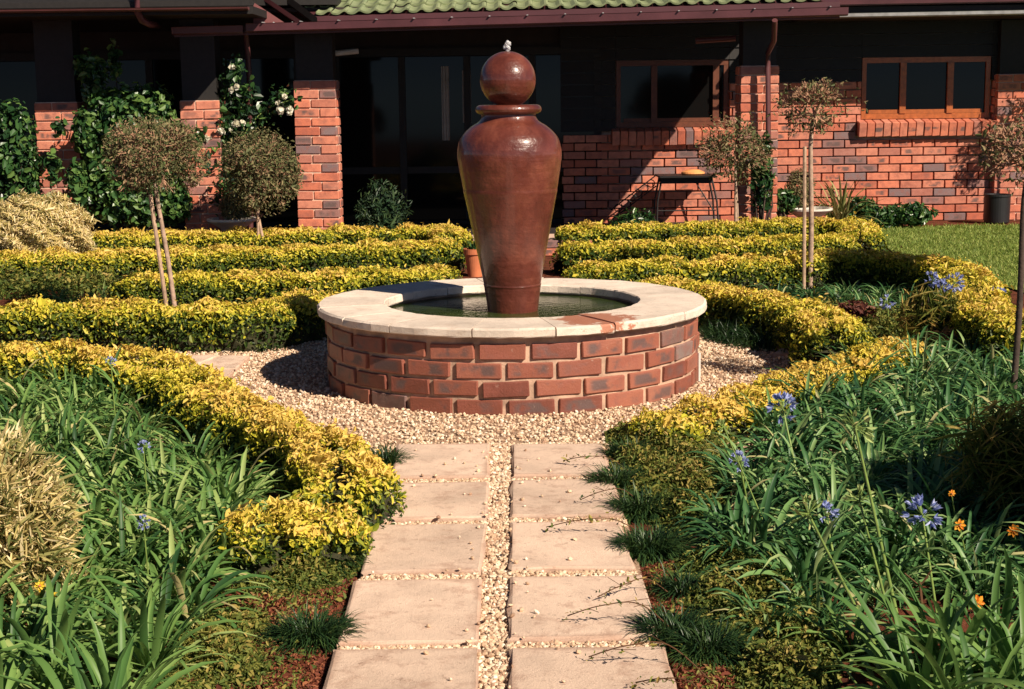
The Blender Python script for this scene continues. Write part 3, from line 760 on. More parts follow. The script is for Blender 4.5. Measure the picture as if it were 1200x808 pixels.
mb = MB(); mb.prism([(GL.x, YG + .04, gz(GL.x) - .02), (xr, YG + .04, gz(xr) - .02), (xr, YG + .04, gz(xr) + .085), (GL.x, YG + .04, gz(GL.x) + .06)], (0, .03, 0)); mb.build('fascia', M_fascia, house)
# end cheek of the verandah roof on the right
mb = MB(); mb.prism([(xr + .004, YG + .05, gz(xr) + .06), (xr + .004, YG + 1.7, zk - .05), (xr + .004, YG + 1.7, zk + .03), (xr + .004, YG + .05, gz(xr) + .13)], (-.03, 0, 0)); mb.build('barge_board', M_fascia, house)
# interlocking tiles
TW, TL_ = .152, .36
def tile_mesh():
    xs = np.linspace(0, TW, 9); pz = [.012, .004, 0, 0, .004, .016, .028, .030, .018]
    V = []
    for (v, dz, th) in ((0, .022, 0), (TL_ + .02, .0, 0)):
        for x, z in zip(xs, pz): V.append((x, v, z + dz))
    for x, z in zip(xs, pz): V.append((x, .001, z + .004))
    F = [(i, i + 1, 9 + i + 1, 9 + i) for i in range(8)] + [(18 + i, 18 + i + 1, i + 1, i) for i in range(8)]
    return np.array(V), np.array(F)
tV, tF = tile_mesh(); tme = mesh('roof_tile', tV, tF, M_roof, smooth=False)
ca, sa = math.cos(ALP), math.sin(ALP); tslope = math.atan2(GR.z - GL.z, GR.x - GL.x)
ncol = int((xr - xv) / TW); rest = []
for rr0 in range(5):
    for c in range(-22, ncol):
        x = xv + .02 + c * TW
        # the left verge runs back diagonally
        if c < 0 and x < xv + .02 - rr0 * TL_ * .62: continue
        x = x + .02 * math.sin(rr0 * 3.1); s = .02 + rr0 * TL_
        loc = (x, YG + .0 + s * ca, gz(x) + .143 + s * sa + .004 * math.sin(c * 5 + rr0))
        place('roof_tile', tme, roof, loc, rot=(ALP + rng.normal(0, .012), -tslope + rng.normal(0, .01), rng.normal(0, .008)))
# left verge board and little pink gable panel
a1, a2 = PD(372, 30, YG - .05), PD(300, -24, YG + .5)
mb = MB(); mb.prism([a1, a1 + Vector((0, 0, .075)), a2 + Vector((0, 0, .075)), a2], (-.02, .06, 0)); mb.build('verge_board', M_wood_and_shade, house)
a1, a2 = PD(352, 30, YG - .02), PD(278, -20, YG + .4)
mb = MB(); mb.prism([a1, a1 + Vector((0, 0, .05)), a2 + Vector((0, 0, .05)), a2], (-.02, .06, 0)); mb.build('verge_board', M_fascia, house)
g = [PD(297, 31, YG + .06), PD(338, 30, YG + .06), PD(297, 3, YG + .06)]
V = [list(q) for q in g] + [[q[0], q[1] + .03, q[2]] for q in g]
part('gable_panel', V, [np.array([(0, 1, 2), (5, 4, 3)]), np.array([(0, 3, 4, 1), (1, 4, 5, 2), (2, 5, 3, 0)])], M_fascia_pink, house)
for px in range(316, 480, 22):
    p = PD(px, 31 - (px - 316) * .012, YG - .03); q = MB(); q.add([(p.x, p.y, p.z), (p.x + .12, p.y, p.z - .002), (p.x + .03, p.y + .06, p.z + .045), (p.x + .02, p.y + .03, p.z + .03)], [(0, 1, 2), (0, 2, 3), (0, 3, 1), (1, 3, 2)]); q.build('flashing', M_flash, house)
# left wing eave
YL = 14.55; zl = PD(100, 12, YL).z
gutter(-7, PD(292, 10, YL).x, YL + .02, lambda x: zl - .02, .03, M_pipe)
mb = MB(); mb.box((-14, YL + .04, zl - .05), (PD(295, 5, YL).x, YW, zl + .02)); mb.build('soffit', M_wood_and_shade, house)
mb = MB(); mb.prism([(-14, YL + .045, zl + .025), (PD(296, 5, YL).x, YL + .045, zl + .025), (PD(296, 5, YL).x, YL + 3.5, zl + 1.2), (-14, YL + 3.5, zl + 1.2)], (0, 0, .05)); mb.build('fascia', M_wood_and_shade, house)
# right wing eave and roof
YE = YW - .92; zr = PD(1100, 20, YE).z
mb = MB(); mb.box((xr + .01, YE, zr), (14, YW - .001, zr + .05)); mb.build('soffit', M_wood_and_shade, house)
gutter(xr + .02, 14, YE, lambda x: zr - .005 + .006 * (x - xr), .05, M_flash)
mb = MB(); mb.box((xr + .015, YE + .002, zr + .052), (14, YE + .04, zr + .12)); mb.build('fascia', M_wood_and_shade, house)
gutter(xr + .02, 14, YE - .01, lambda x: zr + .125 + .006 * (x - xr), .07, M_gutter)
mb = MB(); mb.prism([(xr + .015, YE - .06, zr + .20), (14, YE - .06, zr + .20), (14, YE + 4, zr + 1.2), (xr + .015, YE + 4, zr + 1.2)], (0, 0, .05)); mb.build('roof', M_roof, house)
# downpipes
mb = MB(); Yp = 15.72; mb.tube([PD(901, 258, Yp) - Vector((0, 0, .1)), PD(900, 80, Yp), PD(900, 62, Yp), PD(907, 48, Yp - .3), PD(908, 24, Yp - .5)], .027, 10); mb.build('downpipe', M_pipe, house, smooth=True)
mb = MB(); mb.tube([PD(160, -10, YL), PD(161, 14, YL), PD(166, 24, YL + .06), PD(176, 29, YL + .2), PD(186, 30, 15.8)], .032, 10); mb.build('downpipe', M_gutter, house, smooth=True)
mb = MB(); mb.tube([PD(288, 40, 15.75), PD(290, 60, 15.8), PD(292, 90, 15.85), PD(294, 290, 15.85)], .028, 10); mb.build('downpipe', M_pipe, house, smooth=True)
# small lamps under the ceiling
for (a_, b_, c_) in ((392, 420, 63), (815, 862, 48)):
    p0, p1 = PD(a_, c_, 16.6), PD(b_, c_ - 3, 16.6); mb = MB(); mb.tube([p0, p1], .03, 8); mb.build('ceiling_light', M_white if a_ < 500 else M_pipe, house, smooth=True)

# brick pillars (each a thing of its own)
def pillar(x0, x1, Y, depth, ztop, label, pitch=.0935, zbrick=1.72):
    zshade, ztop = ztop, min(ztop, round(zbrick / .0935) * .0935)
    xc = (x0 + x1) / 2; w = x1 - x0
    t = thing('brick_pillar', label, 'pillar', (xc, Y + depth / 2, 0), 'brick pillars along the verandah')
    mb = MB(); mb.box((x0 + .012, Y + .012, 0), (x1 - .012, Y + depth - .012, ztop)); core = mb.build('pillar_core', M_mortar, t)
    if zshade > ztop + .1: q = MB(); q.box((x0 + .03, Y + .03, ztop + .002), (x1 - .03, Y + depth - .03, zshade)); q.build('shade_post', M_wood_and_shade, t)  # dark block added for the shade on the pillar's upper brick
    nb = 2 if w > .3 else 1; full = []
    lens = ([.6, .4], [.4, .6])
    cache = {}
    nc = int(ztop / pitch + .01)
    for c in range(nc):
        z = (c + .5) * pitch
        ls = lens[c % 2] if w > .3 else [1.0]
        x = x0
        for f in ls:
            L = f * w
            key = round(L, 3)
            if key not in cache: cache[key] = mesh('brick', *bevbox(L - .014, .11, pitch - .014, .004, .0015), M_brick)
            place('brick', cache[key], t, (x + L / 2, Y + .052 + rng.normal(0, .002), z)); x += L
        # return faces left and right
        rl = depth - .118
        for sgn, xx in ((-1, x0 + .052), (1, x1 - .052)):
            key = ('r', round(rl, 3))
            if key not in cache: cache[key] = mesh('brick', *bevbox(rl - .006, .104, pitch - .014, .004, .0015), M_brick)
            place('brick', cache[key], t, (xx, Y + .114 + rl / 2, z), rz=PI / 2)
    return t
pA = PD(374, 255, 15.85); hw = .215
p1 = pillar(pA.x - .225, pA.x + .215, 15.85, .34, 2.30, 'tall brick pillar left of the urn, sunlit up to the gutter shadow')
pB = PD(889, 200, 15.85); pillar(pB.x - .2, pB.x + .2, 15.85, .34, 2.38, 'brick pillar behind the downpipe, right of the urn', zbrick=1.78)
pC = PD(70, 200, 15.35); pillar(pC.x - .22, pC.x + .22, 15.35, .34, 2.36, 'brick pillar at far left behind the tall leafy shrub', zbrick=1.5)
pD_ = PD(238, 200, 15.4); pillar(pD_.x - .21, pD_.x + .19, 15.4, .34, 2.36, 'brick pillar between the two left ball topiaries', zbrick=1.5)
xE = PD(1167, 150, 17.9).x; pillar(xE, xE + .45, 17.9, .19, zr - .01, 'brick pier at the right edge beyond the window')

# low brick step behind the fountain
stp = thing('brick_step', 'low brick step behind the fountain, half hidden by the urn', 'step', (0, 14.6, 0))
mb = MB(); mb.box((-.72, 14.55, 0), (.72, 15.3, .14)); mb.build('step_core', M_mortar, stp)
me = mesh('brick', *bevbox(.228, .11, .068, .005, .0015), M_brick)
for c in range(2):
    for i in range(6):
        x = -.62 + i * .243 + (.06 if c else 0)
        place('brick', me, stp, (x, 14.53, .038 + c * .076), rz=0)

# ------------------------------------------------------------------ HEDGES
def polyline(pts, step=.05):
    p = np.array([list(q)[:2] for q in pts]); 
    # catmull-rom resample
    q = spl(p, 12); d = np.linalg.norm(np.diff(q, axis=0), axis=1); s = np.concatenate([[0], np.cumsum(d)])
    n = max(4, int(s[-1] / step)); u = np.linspace(0, s[-1], n + 1)
    return np.stack([np.interp(u, s, q[:, 0]), np.interp(u, s, q[:, 1])], -1), s[-1]
def hedge(pxs, h, w, label, dens=3600, size=.034, rag=.045, seed=0, taper=.16, yellow=0.0):
    pts = [P(x, y, h) for x, y in pxs]
    pl, L = polyline(pts); 
    T = np.gradient(pl, axis=0); T = T / np.linalg.norm(T, axis=1)[:, None]; Nn = np.stack([-T[:, 1], T[:, 0]], -1)
    per = w + 2 * h; N = int(L * per * dens * 2.1); size = size * .66
    def surf(u, a, sc=1.0):
        i = u * (len(pl) - 1); i0 = np.clip(i.astype(int), 0, len(pl) - 2); f = (i - i0)[:, None]
        c = pl[i0] * (1 - f) + pl[i0 + 1] * f; nn = unit(Nn[i0] * (1 - f) + Nn[i0 + 1] * f); tt = unit(T[i0])
        dist = np.minimum(u, 1 - u) * L; e = np.clip(dist / taper, 0, 1); e = np.sqrt(np.clip(1 - (1 - e) ** 2, 0, 1)); e = .15 + .85 * e
        ca_, sa_ = np.cos(a), np.sin(a)
        x = np.sign(ca_) * np.abs(ca_) ** .55 * w / 2 * sc * (.35 + .65 * e); z = np.abs(sa_) ** .6 * h * sc * (.55 + .45 * e)
        p = np.concatenate([c + nn * x[:, None], z[:, None]], 1)
        endn = np.where(u < .5, -1., 1.)[:, None] * tt * (np.clip(1 - dist / taper, 0, 1)[:, None])
        nr = unit(np.concatenate([nn * ca_[:, None] * .9 + endn, (sa_ * .9)[:, None] + .05], 1))
        d = lump(p, 2.2, seed) * rag
        return p + nr * d[:, None], nr
    u = rng.random(N); a = np.arccos(rng.uniform(-1, 1, N) * .999); a = np.where(rng.random(N) < .5, a, rng.uniform(0, PI, N))
    p, nr = surf(u, a)
    dep = rng.random(N) ** 1.5 * .085 - .025 + (rng.random(N) < .03) * -rng.random(N) * .045
    pos = p - nr * dep[:, None]; pos[:, 2] = np.maximum(pos[:, 2], .012)
    V, Fc = leaves(pos, nr, size, .46, .8, .25, axis=nr + np.array([0, 0, .5]), axmix=.5, svar=.38)
    hrel = np.clip(pos[:, 2] / h, 0, 1.15)
    # young growth at the tips and on top is gold, old leaves inside are green
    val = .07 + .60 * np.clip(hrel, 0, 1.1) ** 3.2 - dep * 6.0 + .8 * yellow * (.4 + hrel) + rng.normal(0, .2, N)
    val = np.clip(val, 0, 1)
    root = thing('hedge', label, 'hedge', (pl[len(pl) // 2][0], pl[len(pl) // 2][1], 0), 'low golden hedges of the knot garden')
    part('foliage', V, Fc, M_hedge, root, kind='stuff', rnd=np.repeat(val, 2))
    # twiggy inside
    nu, na = max(6, int(L / .08)), 11
    uu, aa = np.meshgrid(np.linspace(0.004, .996, nu), np.linspace(0, PI, na), indexing='ij')
    p, _ = surf(uu.ravel(), aa.ravel(), .80); p += rng.normal(0, .008, p.shape); p[:, 2] = np.maximum(p[:, 2] - .02, .0)
    i = np.arange(nu - 1)[:, None] * na + np.arange(na - 1)[None]
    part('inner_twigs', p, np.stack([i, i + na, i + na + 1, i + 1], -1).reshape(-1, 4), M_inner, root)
    return root
hedge([(-60, 412), (40, 411), (120, 414), (190, 428), (240, 452), (300, 481), (350, 498), (385, 520), (400, 544), (392, 570)], .21, .32, 'golden hedge curving in front of the left strap-leaf bed to the path', 5200, .030, .05, 1, yellow=.16)
hedge([(-60, 362), (80, 359), (200, 361), (290, 362), (345, 352), (400, 342)], .25, .42, 'golden hedge left of the fountain, nearest behind the side path', 4600, .033, .04, 2)
hedge([(130, 327), (250, 324), (400, 322), (538, 316)], .24, .40, 'third golden hedge from the house on the left, ending beside the stone rim', 4200, .035, .04, 3)
hedge([(-60, 300), (100, 298), (300, 293), (430, 289), (534, 283)], .26, .45, 'second golden hedge from the house on the left of the urn', 4000, .036, .04, 4, yellow=.05)
hedge([(100, 275), (250, 273), (400, 270), (505, 267), (530, 276)], .25, .42, 'farthest golden hedge on the left, along the verandah', 3600, .038, .04, 5, yellow=.05)
hedge([(1065, 404), (1010, 420), (950, 440), (890, 459), (840, 476), (790, 488), (760, 496)], .13, .30, 'low golden hedge edging the gravel at the right bed', 5000, .030, .045, 6, yellow=.2)
hedge([(740, 330), (800, 334), (870, 344), (930, 356), (968, 372), (975, 388)], .25, .38, 'golden hedge just right of the fountain rim', 4600, .033, .04, 7, yellow=.05)
hedge([(670, 314), (760, 309), (850, 306), (930, 302), (1010, 298), (1075, 303), (1120, 315), (1140, 334), (1150, 352), (1170, 368), (1215, 382)], .26, .38, 'golden hedge on the right curving round the blue-flowered bed by the lawn', 4200, .035, .045, 8)
hedge([(655, 290), (750, 286), (850, 283), (940, 281), (1008, 280)], .24, .40, 'second golden hedge from the house on the right of the urn', 4000, .037, .04, 9)
hedge([(652, 268), (740, 266), (850, 263), (950, 260), (1000, 262), (1008, 274)], .25, .42, 'farthest golden hedge on the right, nearest the brick wall', 3600, .038, .04, 10)
hedge([(335, 592), (368, 604), (388, 622)], .15, .32, 'small yellow clump at the path end of the left hedge', 5200, .028, .05, 11, yellow=.22)
hedge([(295, 590), (318, 606), (330, 632)], .15, .28, 'loose yellow-green clump between the path and the left strap leaves', 4200, .028, .06, 12, yellow=.12)

# ------------------------------------------------------------------ STRAP-LEAF CLUMPS
def clump_mesh(nl, L, wd, seed, flat=.9):
    a = rng.uniform(0, 2 * PI, nl); r0 = .09 * np.sqrt(rng.random(nl))
    base = np.stack([r0 * np.cos(a), r0 * np.sin(a), np.zeros(nl)], -1)
    tl = rng.uniform(.15, flat, nl)
    a2 = a + rng.normal(0, .8, nl)
    d = np.stack([np.cos(a2) * np.sin(tl), np.sin(a2) * np.sin(tl), np.cos(tl)], -1)
    ln = L * rng.uniform(.6, 1.15, nl); 
    V, Fq, k = blades(base, d, ln, wd * rng.uniform(.7, 1.15, nl), rng.uniform(.55, 1.35, nl), 6, .5)
    return V, Fq, np.repeat(np.clip(rng.beta(2, 2.6, nl), 0, 1) * .9 + (rng.random(nl) < .05) * .6, k)
CL = [mesh('agapanthus', *clump_mesh(34, .44, .024, i)[:2], M_agap, rnd=None) for i in range(0)]
M_agap_blue = leafmat('strap_leaf_blue_green', [(0, (.016, .058, .025)), (.28, (.055, .15, .048)), (.55, (.15, .29, .090)), (.8, (.34, .46, .18)), (1, (.50, .47, .22))], .28, .42, .35, .25)
CLM = []; CLR = []
for i in range(7):
    V, Fq, rr = clump_mesh(74, .30, .021, i, 1.15); CLM.append(mesh('agapanthus', V, Fq, M_agap, rnd=rr, smooth=True)); CLR.append(mesh('agapanthus', V, Fq, M_agap_blue, rnd=rr, smooth=True))
LEAFM = []
for i in range(8):
    ln = np.array([.36]); th = .22 + .12 * i
    V, Fq, k = blades(np.zeros((1, 3)), np.array([[math.sin(th), 0, math.cos(th)]]), ln, np.array([.024]), np.array([.6 + .1 * i]), 6, .4)
    LEAFM.append(mesh('leaf', V, Fq, M_agap, rnd=np.full(k, .25 + .07 * i), smooth=True))
def inpoly(x, y, poly):
    c = False; j = len(poly) - 1
    for i in range(len(poly)):
        xi, yi = poly[i]; xj, yj = poly[j]
        if (yi > y) != (yj > y) and x < (xj - xi) * (y - yi) / (yj - yi) + xi: c = not c
        j = i
    return c
def scatter(poly, mind, maxn=400, tries=9000):
    """poisson-like sampling on the ground within a pixel polygon"""
    g = [tuple(P(x, y)[:2]) for x, y in poly]; xs = [q[0] for q in g]; ys = [q[1] for q in g]; out = []
    for _ in range(tries):
        x, y = random.uniform(min(xs), max(xs)), random.uniform(min(ys), max(ys))
        if not inpoly(x, y, g): continue
        if all((x - a) ** 2 + (y - b) ** 2 > mind ** 2 for a, b in out):
            out.append((x, y))
            if len(out) >= maxn: break
    return out
def agap(x, y, label, group, s=1.0, detailed=False):
    rz = random.uniform(0, 2 * PI)
    if not detailed:
        o = bpy.data.objects.new('agapanthus', (CLR if x > 0 else CLM)[rng.integers(7)]); o.location = (x, y, 0); o.rotation_euler = (0, 0, rz); o.scale = (s, s, s * random.uniform(.85, 1.1)); link(o)
        return tag(o, label, 'agapanthus', group)
    t = thing('agapanthus', label, 'agapanthus', (x, y, 0), group)
    for i in range(54):
        az = rng.uniform(0, 2 * PI); sc = s * rng.uniform(.6, 1.15); rr0 = rng.uniform(0, .045)
        place('leaf', LEAFM[rng.integers(8)], t, (x + rr0 * math.cos(az), y + rr0 * math.sin(az), 0), rot=(rng.normal(0, .15), rng.normal(0, .15), az + rng.normal(0, .3)), scale=sc)
    return t
GA = 'dark green strap-leaved clumps filling the beds'
left_bed = [(-160, 470), (60, 452), (150, 468), (200, 520), (255, 560), (300, 620), (255, 680), (215, 740), (190, 800), (120, 900), (-220, 900)]
L_ = scatter(left_bed, .19)
L_.sort(key=lambda q: q[1]); near_left = []
for i, (x, y) in enumerate(L_):
    near = i < 9 and x > -1.6
    if near: near_left.append((x, y)); continue
    agap(x, y, 'one of the strap-leaved clumps massed in the left bed', 'strap-leaved clumps of the left bed', random.uniform(.75, .98))
near_left.sort()
ORD = ['first', 'second', 'third', 'fourth', 'fifth', 'sixth', 'seventh', 'eighth', 'ninth']
for i, (x, y) in enumerate(near_left):
    agap(x, y, 'strap-leaved clump at the bottom edge of the left bed, %s from the left' % ORD[i], 'strap-leaved clumps at the bottom left', random.uniform(.8, .98), True)
right_bed = [(1060, 425), (1210, 420), (1330, 480), (1380, 700), (1250, 740), (1060, 690), (960, 700), (900, 680), (840, 620), (870, 540), (920, 490), (980, 455)]
R_ = scatter(right_bed, .19)
for i, (x, y) in enumerate(R_): agap(x, y, 'one of the strap-leaved clumps massed in the right bed', 'strap-leaved clumps of the right bed', random.uniform(.72, .95))
WH = ['bright strap-leaved clump under the orange daisy at the bottom right', 'bright strap-leaved clump right of the one under the orange daisy', 'bright strap-leaved clump cut by the right edge at the bottom corner', 'bright strap-leaved clump at the bottom edge left of the orange daisy', 'bright strap-leaved clump at the bottom edge below the orange daisy', 'short strap-leaved clump at the foot of the tall seed stalks']
for i, (px, py) in enumerate(((1110, 800), (1165, 790), (1205, 830), (1080, 850), (1150, 870), (1000, 770))):
    q = P(px, py); agap(q.x, q.y, WH[i], 'bright strap-leaved clumps at the bottom right', 1.0 if px > 1050 else .6, True)
WH = ['small strap-leaved clump in the olive ground cover nearest the path at right', 'small strap-leaved clump at the foot of the lowest leaning stalk', 'small strap-leaved clump where the tallest stalk rises', 'small strap-leaved clump below the faded blue flower head', 'small strap-leaved clump at the edge of the right bed above the olive ground cover', 'small strap-leaved clump just above the orange daisy at the bottom right']
for i, (px, py) in enumerate(((900, 742), (960, 730), (1035, 700), (990, 660), (930, 690), (1150, 700))):
    q = P(px, py); agap(q.x, q.y, WH[i], 'small clumps among the seed stalks', .62)
for i, (x, y) in enumerate(scatter([(800, 348), (930, 350), (1040, 345), (1110, 340), (1120, 352), (1020, 372), (985, 360), (900, 352)], .24)):
    agap(x, y, 'strap-leaved plant inside the curved golden hedge on the right', 'strap-leaved plants in the curved right bed', .6)
for i, (x, y) in enumerate(scatter([(60, 356), (180, 352), (320, 345), (350, 352), (330, 362), (60, 368)], .26)):
    agap(x, y, 'strap-leaved plant behind the left hedge beside the staked topiary', 'strap-leaved plants behind the left hedge', .6)

# flower stalks and heads
def stalk(base, head, r0=.005, col=None, name='agapanthus_flower', label='', head_kind='blue', size=.07, bend=.0, group=None):
    t = thing(name, label, 'flower', base, group)
    b, h = np.array(list(base)), np.array(list(head)); k = 9; s = np.linspace(0, 1, k)[:, None]
    side = np.array([h[0] - b[0], h[1] - b[1], 0]); pts = b + (h - b) * s + np.array([0, 0, 1.]) * np.sin(s * PI) * bend
    mb = MB(); mb.tube(pts, np.linspace(r0, r0 * .7, k), 6); mb.build('stalk', col or M_stalk, t, smooth=True)
    size = size * .85 if head_kind == 'blue' else size
    n = 16 if head_kind == 'blue' else 26
    d = unit(rng.normal(0, 1, (n, 3)) + np.array([0, 0, .35]))
    if head_kind in ('blue', 'seed'):
        ped = MB()
        for q in d: ped.tube([h, h + q * size * .72], .0012, 3, False)
        ped.build('pedicels', M_stalk, t, kind='stuff')
    if head_kind == 'blue':
        base_ = np.repeat(h + d * size * .55, 6, 0); dirs = unit(np.repeat(d, 6, 0) + rng.normal(0, .38, (n * 6, 3)))
        V, Fc = leaves(base_ + dirs * size * .18, np.cross(dirs, rng.normal(0, 1, (n * 6, 3))), size * .40, .34, .2, 0, axis=dirs, axmix=.95, svar=.15)
        part('florets', V, Fc, M_blue, t, kind='stuff', rnd=np.repeat(rng.random(n * 6), 2))
    elif head_kind == 'seed':
        base_ = h + d * size * .75
        V, Fc = leaves(base_, np.cross(d, rng.normal(0, 1, (n, 3))), size * .42, .35, .2, 0, axis=d, axmix=.95, svar=.2)
        part('seed_pods', V, Fc, M_agap, t, kind='stuff', rnd=np.repeat(rng.uniform(.5, 1, n), 2))
    elif head_kind in ('orange', 'yellow'):
        a_ = np.arange(16) * 2 * PI / 8; dd = np.stack([np.cos(a_), -.55 + .2 * np.sin(a_ * 2), np.sin(a_)], -1); dd = unit(dd)
        V, Fc = leaves(h + dd * size * .45, np.tile([0, -1., .4], (16, 1)), size * .8, .45, .15, 0, axis=dd, axmix=.97, svar=.1)
        part('petals', V, Fc, M_orange if head_kind == 'orange' else M_yellow, t, kind='stuff', rnd=np.repeat(rng.random(16), 2))
        q = MB(); q.add(ICO_V * size * .2 + h + np.array([0, -.006, 0]), ICO_F); q.build('flower_centre', M_terra, t)
    return t
def st(hx, hy, Yh, bx, by, **k):
    hd = PD(hx, hy, Yh); b = P(bx, by); return stalk(b, hd, **k)
GS = 'agapanthus stalks over the right bed'
st(1002, 501, 5.2, 1062, 770, label='tall green seed head on a long stalk, highest of the stalks over the right bed', head_kind='seed', size=.085, r0=.006)
st(947, 602, 4.5, 1070, 845, label='green seed head on a bright stalk leaning left at the bottom right', head_kind='seed', size=.07, r0=.006)
st(1007, 587, 4.8, 1060, 790, label='green seed head just below the tallest stalk over the right bed', head_kind='seed', size=.06, r0=.005)
st(934, 703, 4.2, 1030, 840, label='lowest thin green stalk leaning left above the ground cover at right', head_kind='seed', size=.035, r0=.004)
st(848, 500, 5.3, 915, 660, label='thin green stalk with a small seed head near the gravel edge hedge', head_kind='seed', size=.035, r0=.003)
st(1081, 604, 4.7, 1105, 770, label='blue agapanthus flower over the dark shade at lower right', head_kind='blue', size=.085, r0=.0045)
st(917, 478, 6.0, 935, 560, label='blue agapanthus flower beside the golden gravel-edge hedge on the right', head_kind='blue', size=.085)
st(866, 541, 5.2, 880, 610, label='pale blue flower head low at the left end of the right bed', head_kind='blue', size=.05)
st(967, 604, 4.7, 985, 690, label='faded blue flower head between two seed stalks', head_kind='blue', size=.06)
for hx, hy, s_, lb in ((1103, 341, .10, 'largest blue flower head in the curved bed by the lawn'), (1118, 331, .09, 'blue flower head uppermost in the curved bed by the lawn'), (1092, 327, .07, 'blue flower head at the back of the curved bed by the lawn'), (1040, 355, .07, 'pale blue flower head left of the large blue ones in the curved bed'),
                   (987, 388, .07, 'pale blue flower head at the hedge end next to the maroon plant'), (1170, 345, .07, 'pale blue flower head against the lawn by the right edge'), (1112, 358, .06, 'small blue flower head below the largest one in the curved bed')):
    pY = 9.4 if hy < 370 else 8.7; hd = PD(hx, hy, pY); stalk((hd.x + .02, hd.y, 0), hd, label=lb, head_kind='blue', size=s_, r0=.004)
for hx, hy, Yh, lb in ((130, 424, 6.6, 'small blue flower head at the top of the left bed against the golden hedge'), (168, 524, 5.3, 'pale blue flower in the middle of the left bed'), (168, 612, 4.6, 'pale blue flower lower in the left bed')):
    hd = PD(hx, hy, Yh); stalk((hd.x, hd.y + .03, 0), hd, label=lb, head_kind='blue', size=.034, r0=.003)
for hx, hy, Yh, s_, lb in ((1144, 706, 4.2, .032, 'orange daisy flower above the bright clump at the bottom right corner'), (1124, 615, 4.7, .026, 'orange flower just right of the lower blue agapanthus'), (1187, 621, 4.7, .028, 'orange flower at the right edge level with the blue agapanthus'),
                       (1178, 534, 5.1, .032, 'orange flower at the right edge above the shade'), (1158, 522, 5.2, .02, 'small orange flower at upper right of the wiry plant'), (1115, 578, 4.9, .016, 'tiny orange bud above the blue agapanthus')):
    hd = PD(hx, hy, Yh); stalk((hd.x + .04, hd.y + .02, 0), hd, label=lb, head_kind='orange', size=s_, r0=.003, name='orange_daisy')
for hx, hy, Yh, s_, lb in ((47, 686, 4.3, .022, 'small yellow flower beside the cream variegated shrub'), (61, 699, 4.25, .024, 'slightly larger yellow flower beside the cream variegated shrub'), (232, 792, 3.9, .03, 'yellow flower at the bottom edge left of the path')):
    hd = PD(hx, hy, Yh); stalk((hd.x, hd.y + .02, 0), hd, label=lb, head_kind='yellow', size=s_, r0=.003, name='yellow_flower')
# bare branching twig
b = P(1085, 760); t = thing('dry_stalk', 'bare forked brown stalk left of the bottom right clump', 'dry stalk', b)
mb = MB(); h = PD(1078, 683, 4.3); mb.tube([b, h], .004, 6)
for q in ((1060, 672), (1092, 668), (1068, 690), (1088, 676)): mb.tube([h - Vector((0, 0, .01)), PD(*q, 4.3)], .002, 4)
mb.build('stem', M_wilt, t)

# ------------------------------------------------------------------ GROUND COVER
def mound(polypx, n, hmax, size, mat, name, label, cat, aspect=.4, kind='stuff', lumps=3.0, seed=0, asblades=False, vr=(0, 1)):
    g = [tuple(P(x, y)[:2]) for x, y in polypx]; xs = [q[0] for q in g]; ys = [q[1] for q in g]
    X = rng.uniform(min(xs), max(xs), n * 3); Y = rng.uniform(min(ys), max(ys), n * 3)
    m = np.zeros(len(X), bool); j = len(g) - 1; c = np.zeros(len(X), bool)
    dist = np.full(len(X), 9.)
    for i in range(len(g)):
        xi, yi = g[i]; xj, yj = g[j]
        cond = ((yi > Y) != (yj > Y)) & (X < (xj - xi) * (Y - yi) / (yj - yi + 1e-9) + xi); c ^= cond
        e = np.array([xj - xi, yj - yi]); tt = np.clip(((X - xi) * e[0] + (Y - yi) * e[1]) / (e @ e + 1e-9), 0, 1)
        dist = np.minimum(dist, np.hypot(X - xi - tt * e[0], Y - yi - tt * e[1])); j = i
    X, Y, dist = X[c][:n], Y[c][:n], dist[c][:n]; N = len(X)
    lm = lump(np.stack([X, Y, 0 * X], -1), lumps, seed)
    H = hmax * np.clip(dist / .12, .1, 1) ** .6 * (.6 + .4 * lm)
    Z = np.maximum(H * rng.random(N) ** .5 * rng.lognormal(0, .25, N), .006)
    pos = np.stack([X, Y, Z], -1)
    up = np.tile([0, 0, 1.], (N, 1))
    if asblades:
        th = rng.uniform(.1, 1.1, N); az = rng.uniform(0, 2 * PI, N)
        d = np.stack([np.cos(az) * np.sin(th), np.sin(az) * np.sin(th), np.cos(th)], -1); pos[:, 2] = 0
        V, Fq, k = blades(pos, d, (.35 + np.clip(dist / .1, 0, 1) * .65) * size * rng.uniform(.7, 1.3, N), np.full(N, aspect), rng.uniform(.4, 1.2, N), 3)
        rr = np.repeat(rng.random(N), k)
    else:
        V, Fq = leaves(pos, up, size, aspect, .9, .2, axis=up, axmix=.45); rr = np.repeat(np.clip(vr[0] + (vr[1] - vr[0]) * (rng.random(N) * .7 + .3 * Z / max(hmax, .01)), 0, 1), 2)
    o = part(name, V, Fq, mat, rnd=rr); return tag(o, label, cat, kind=kind)
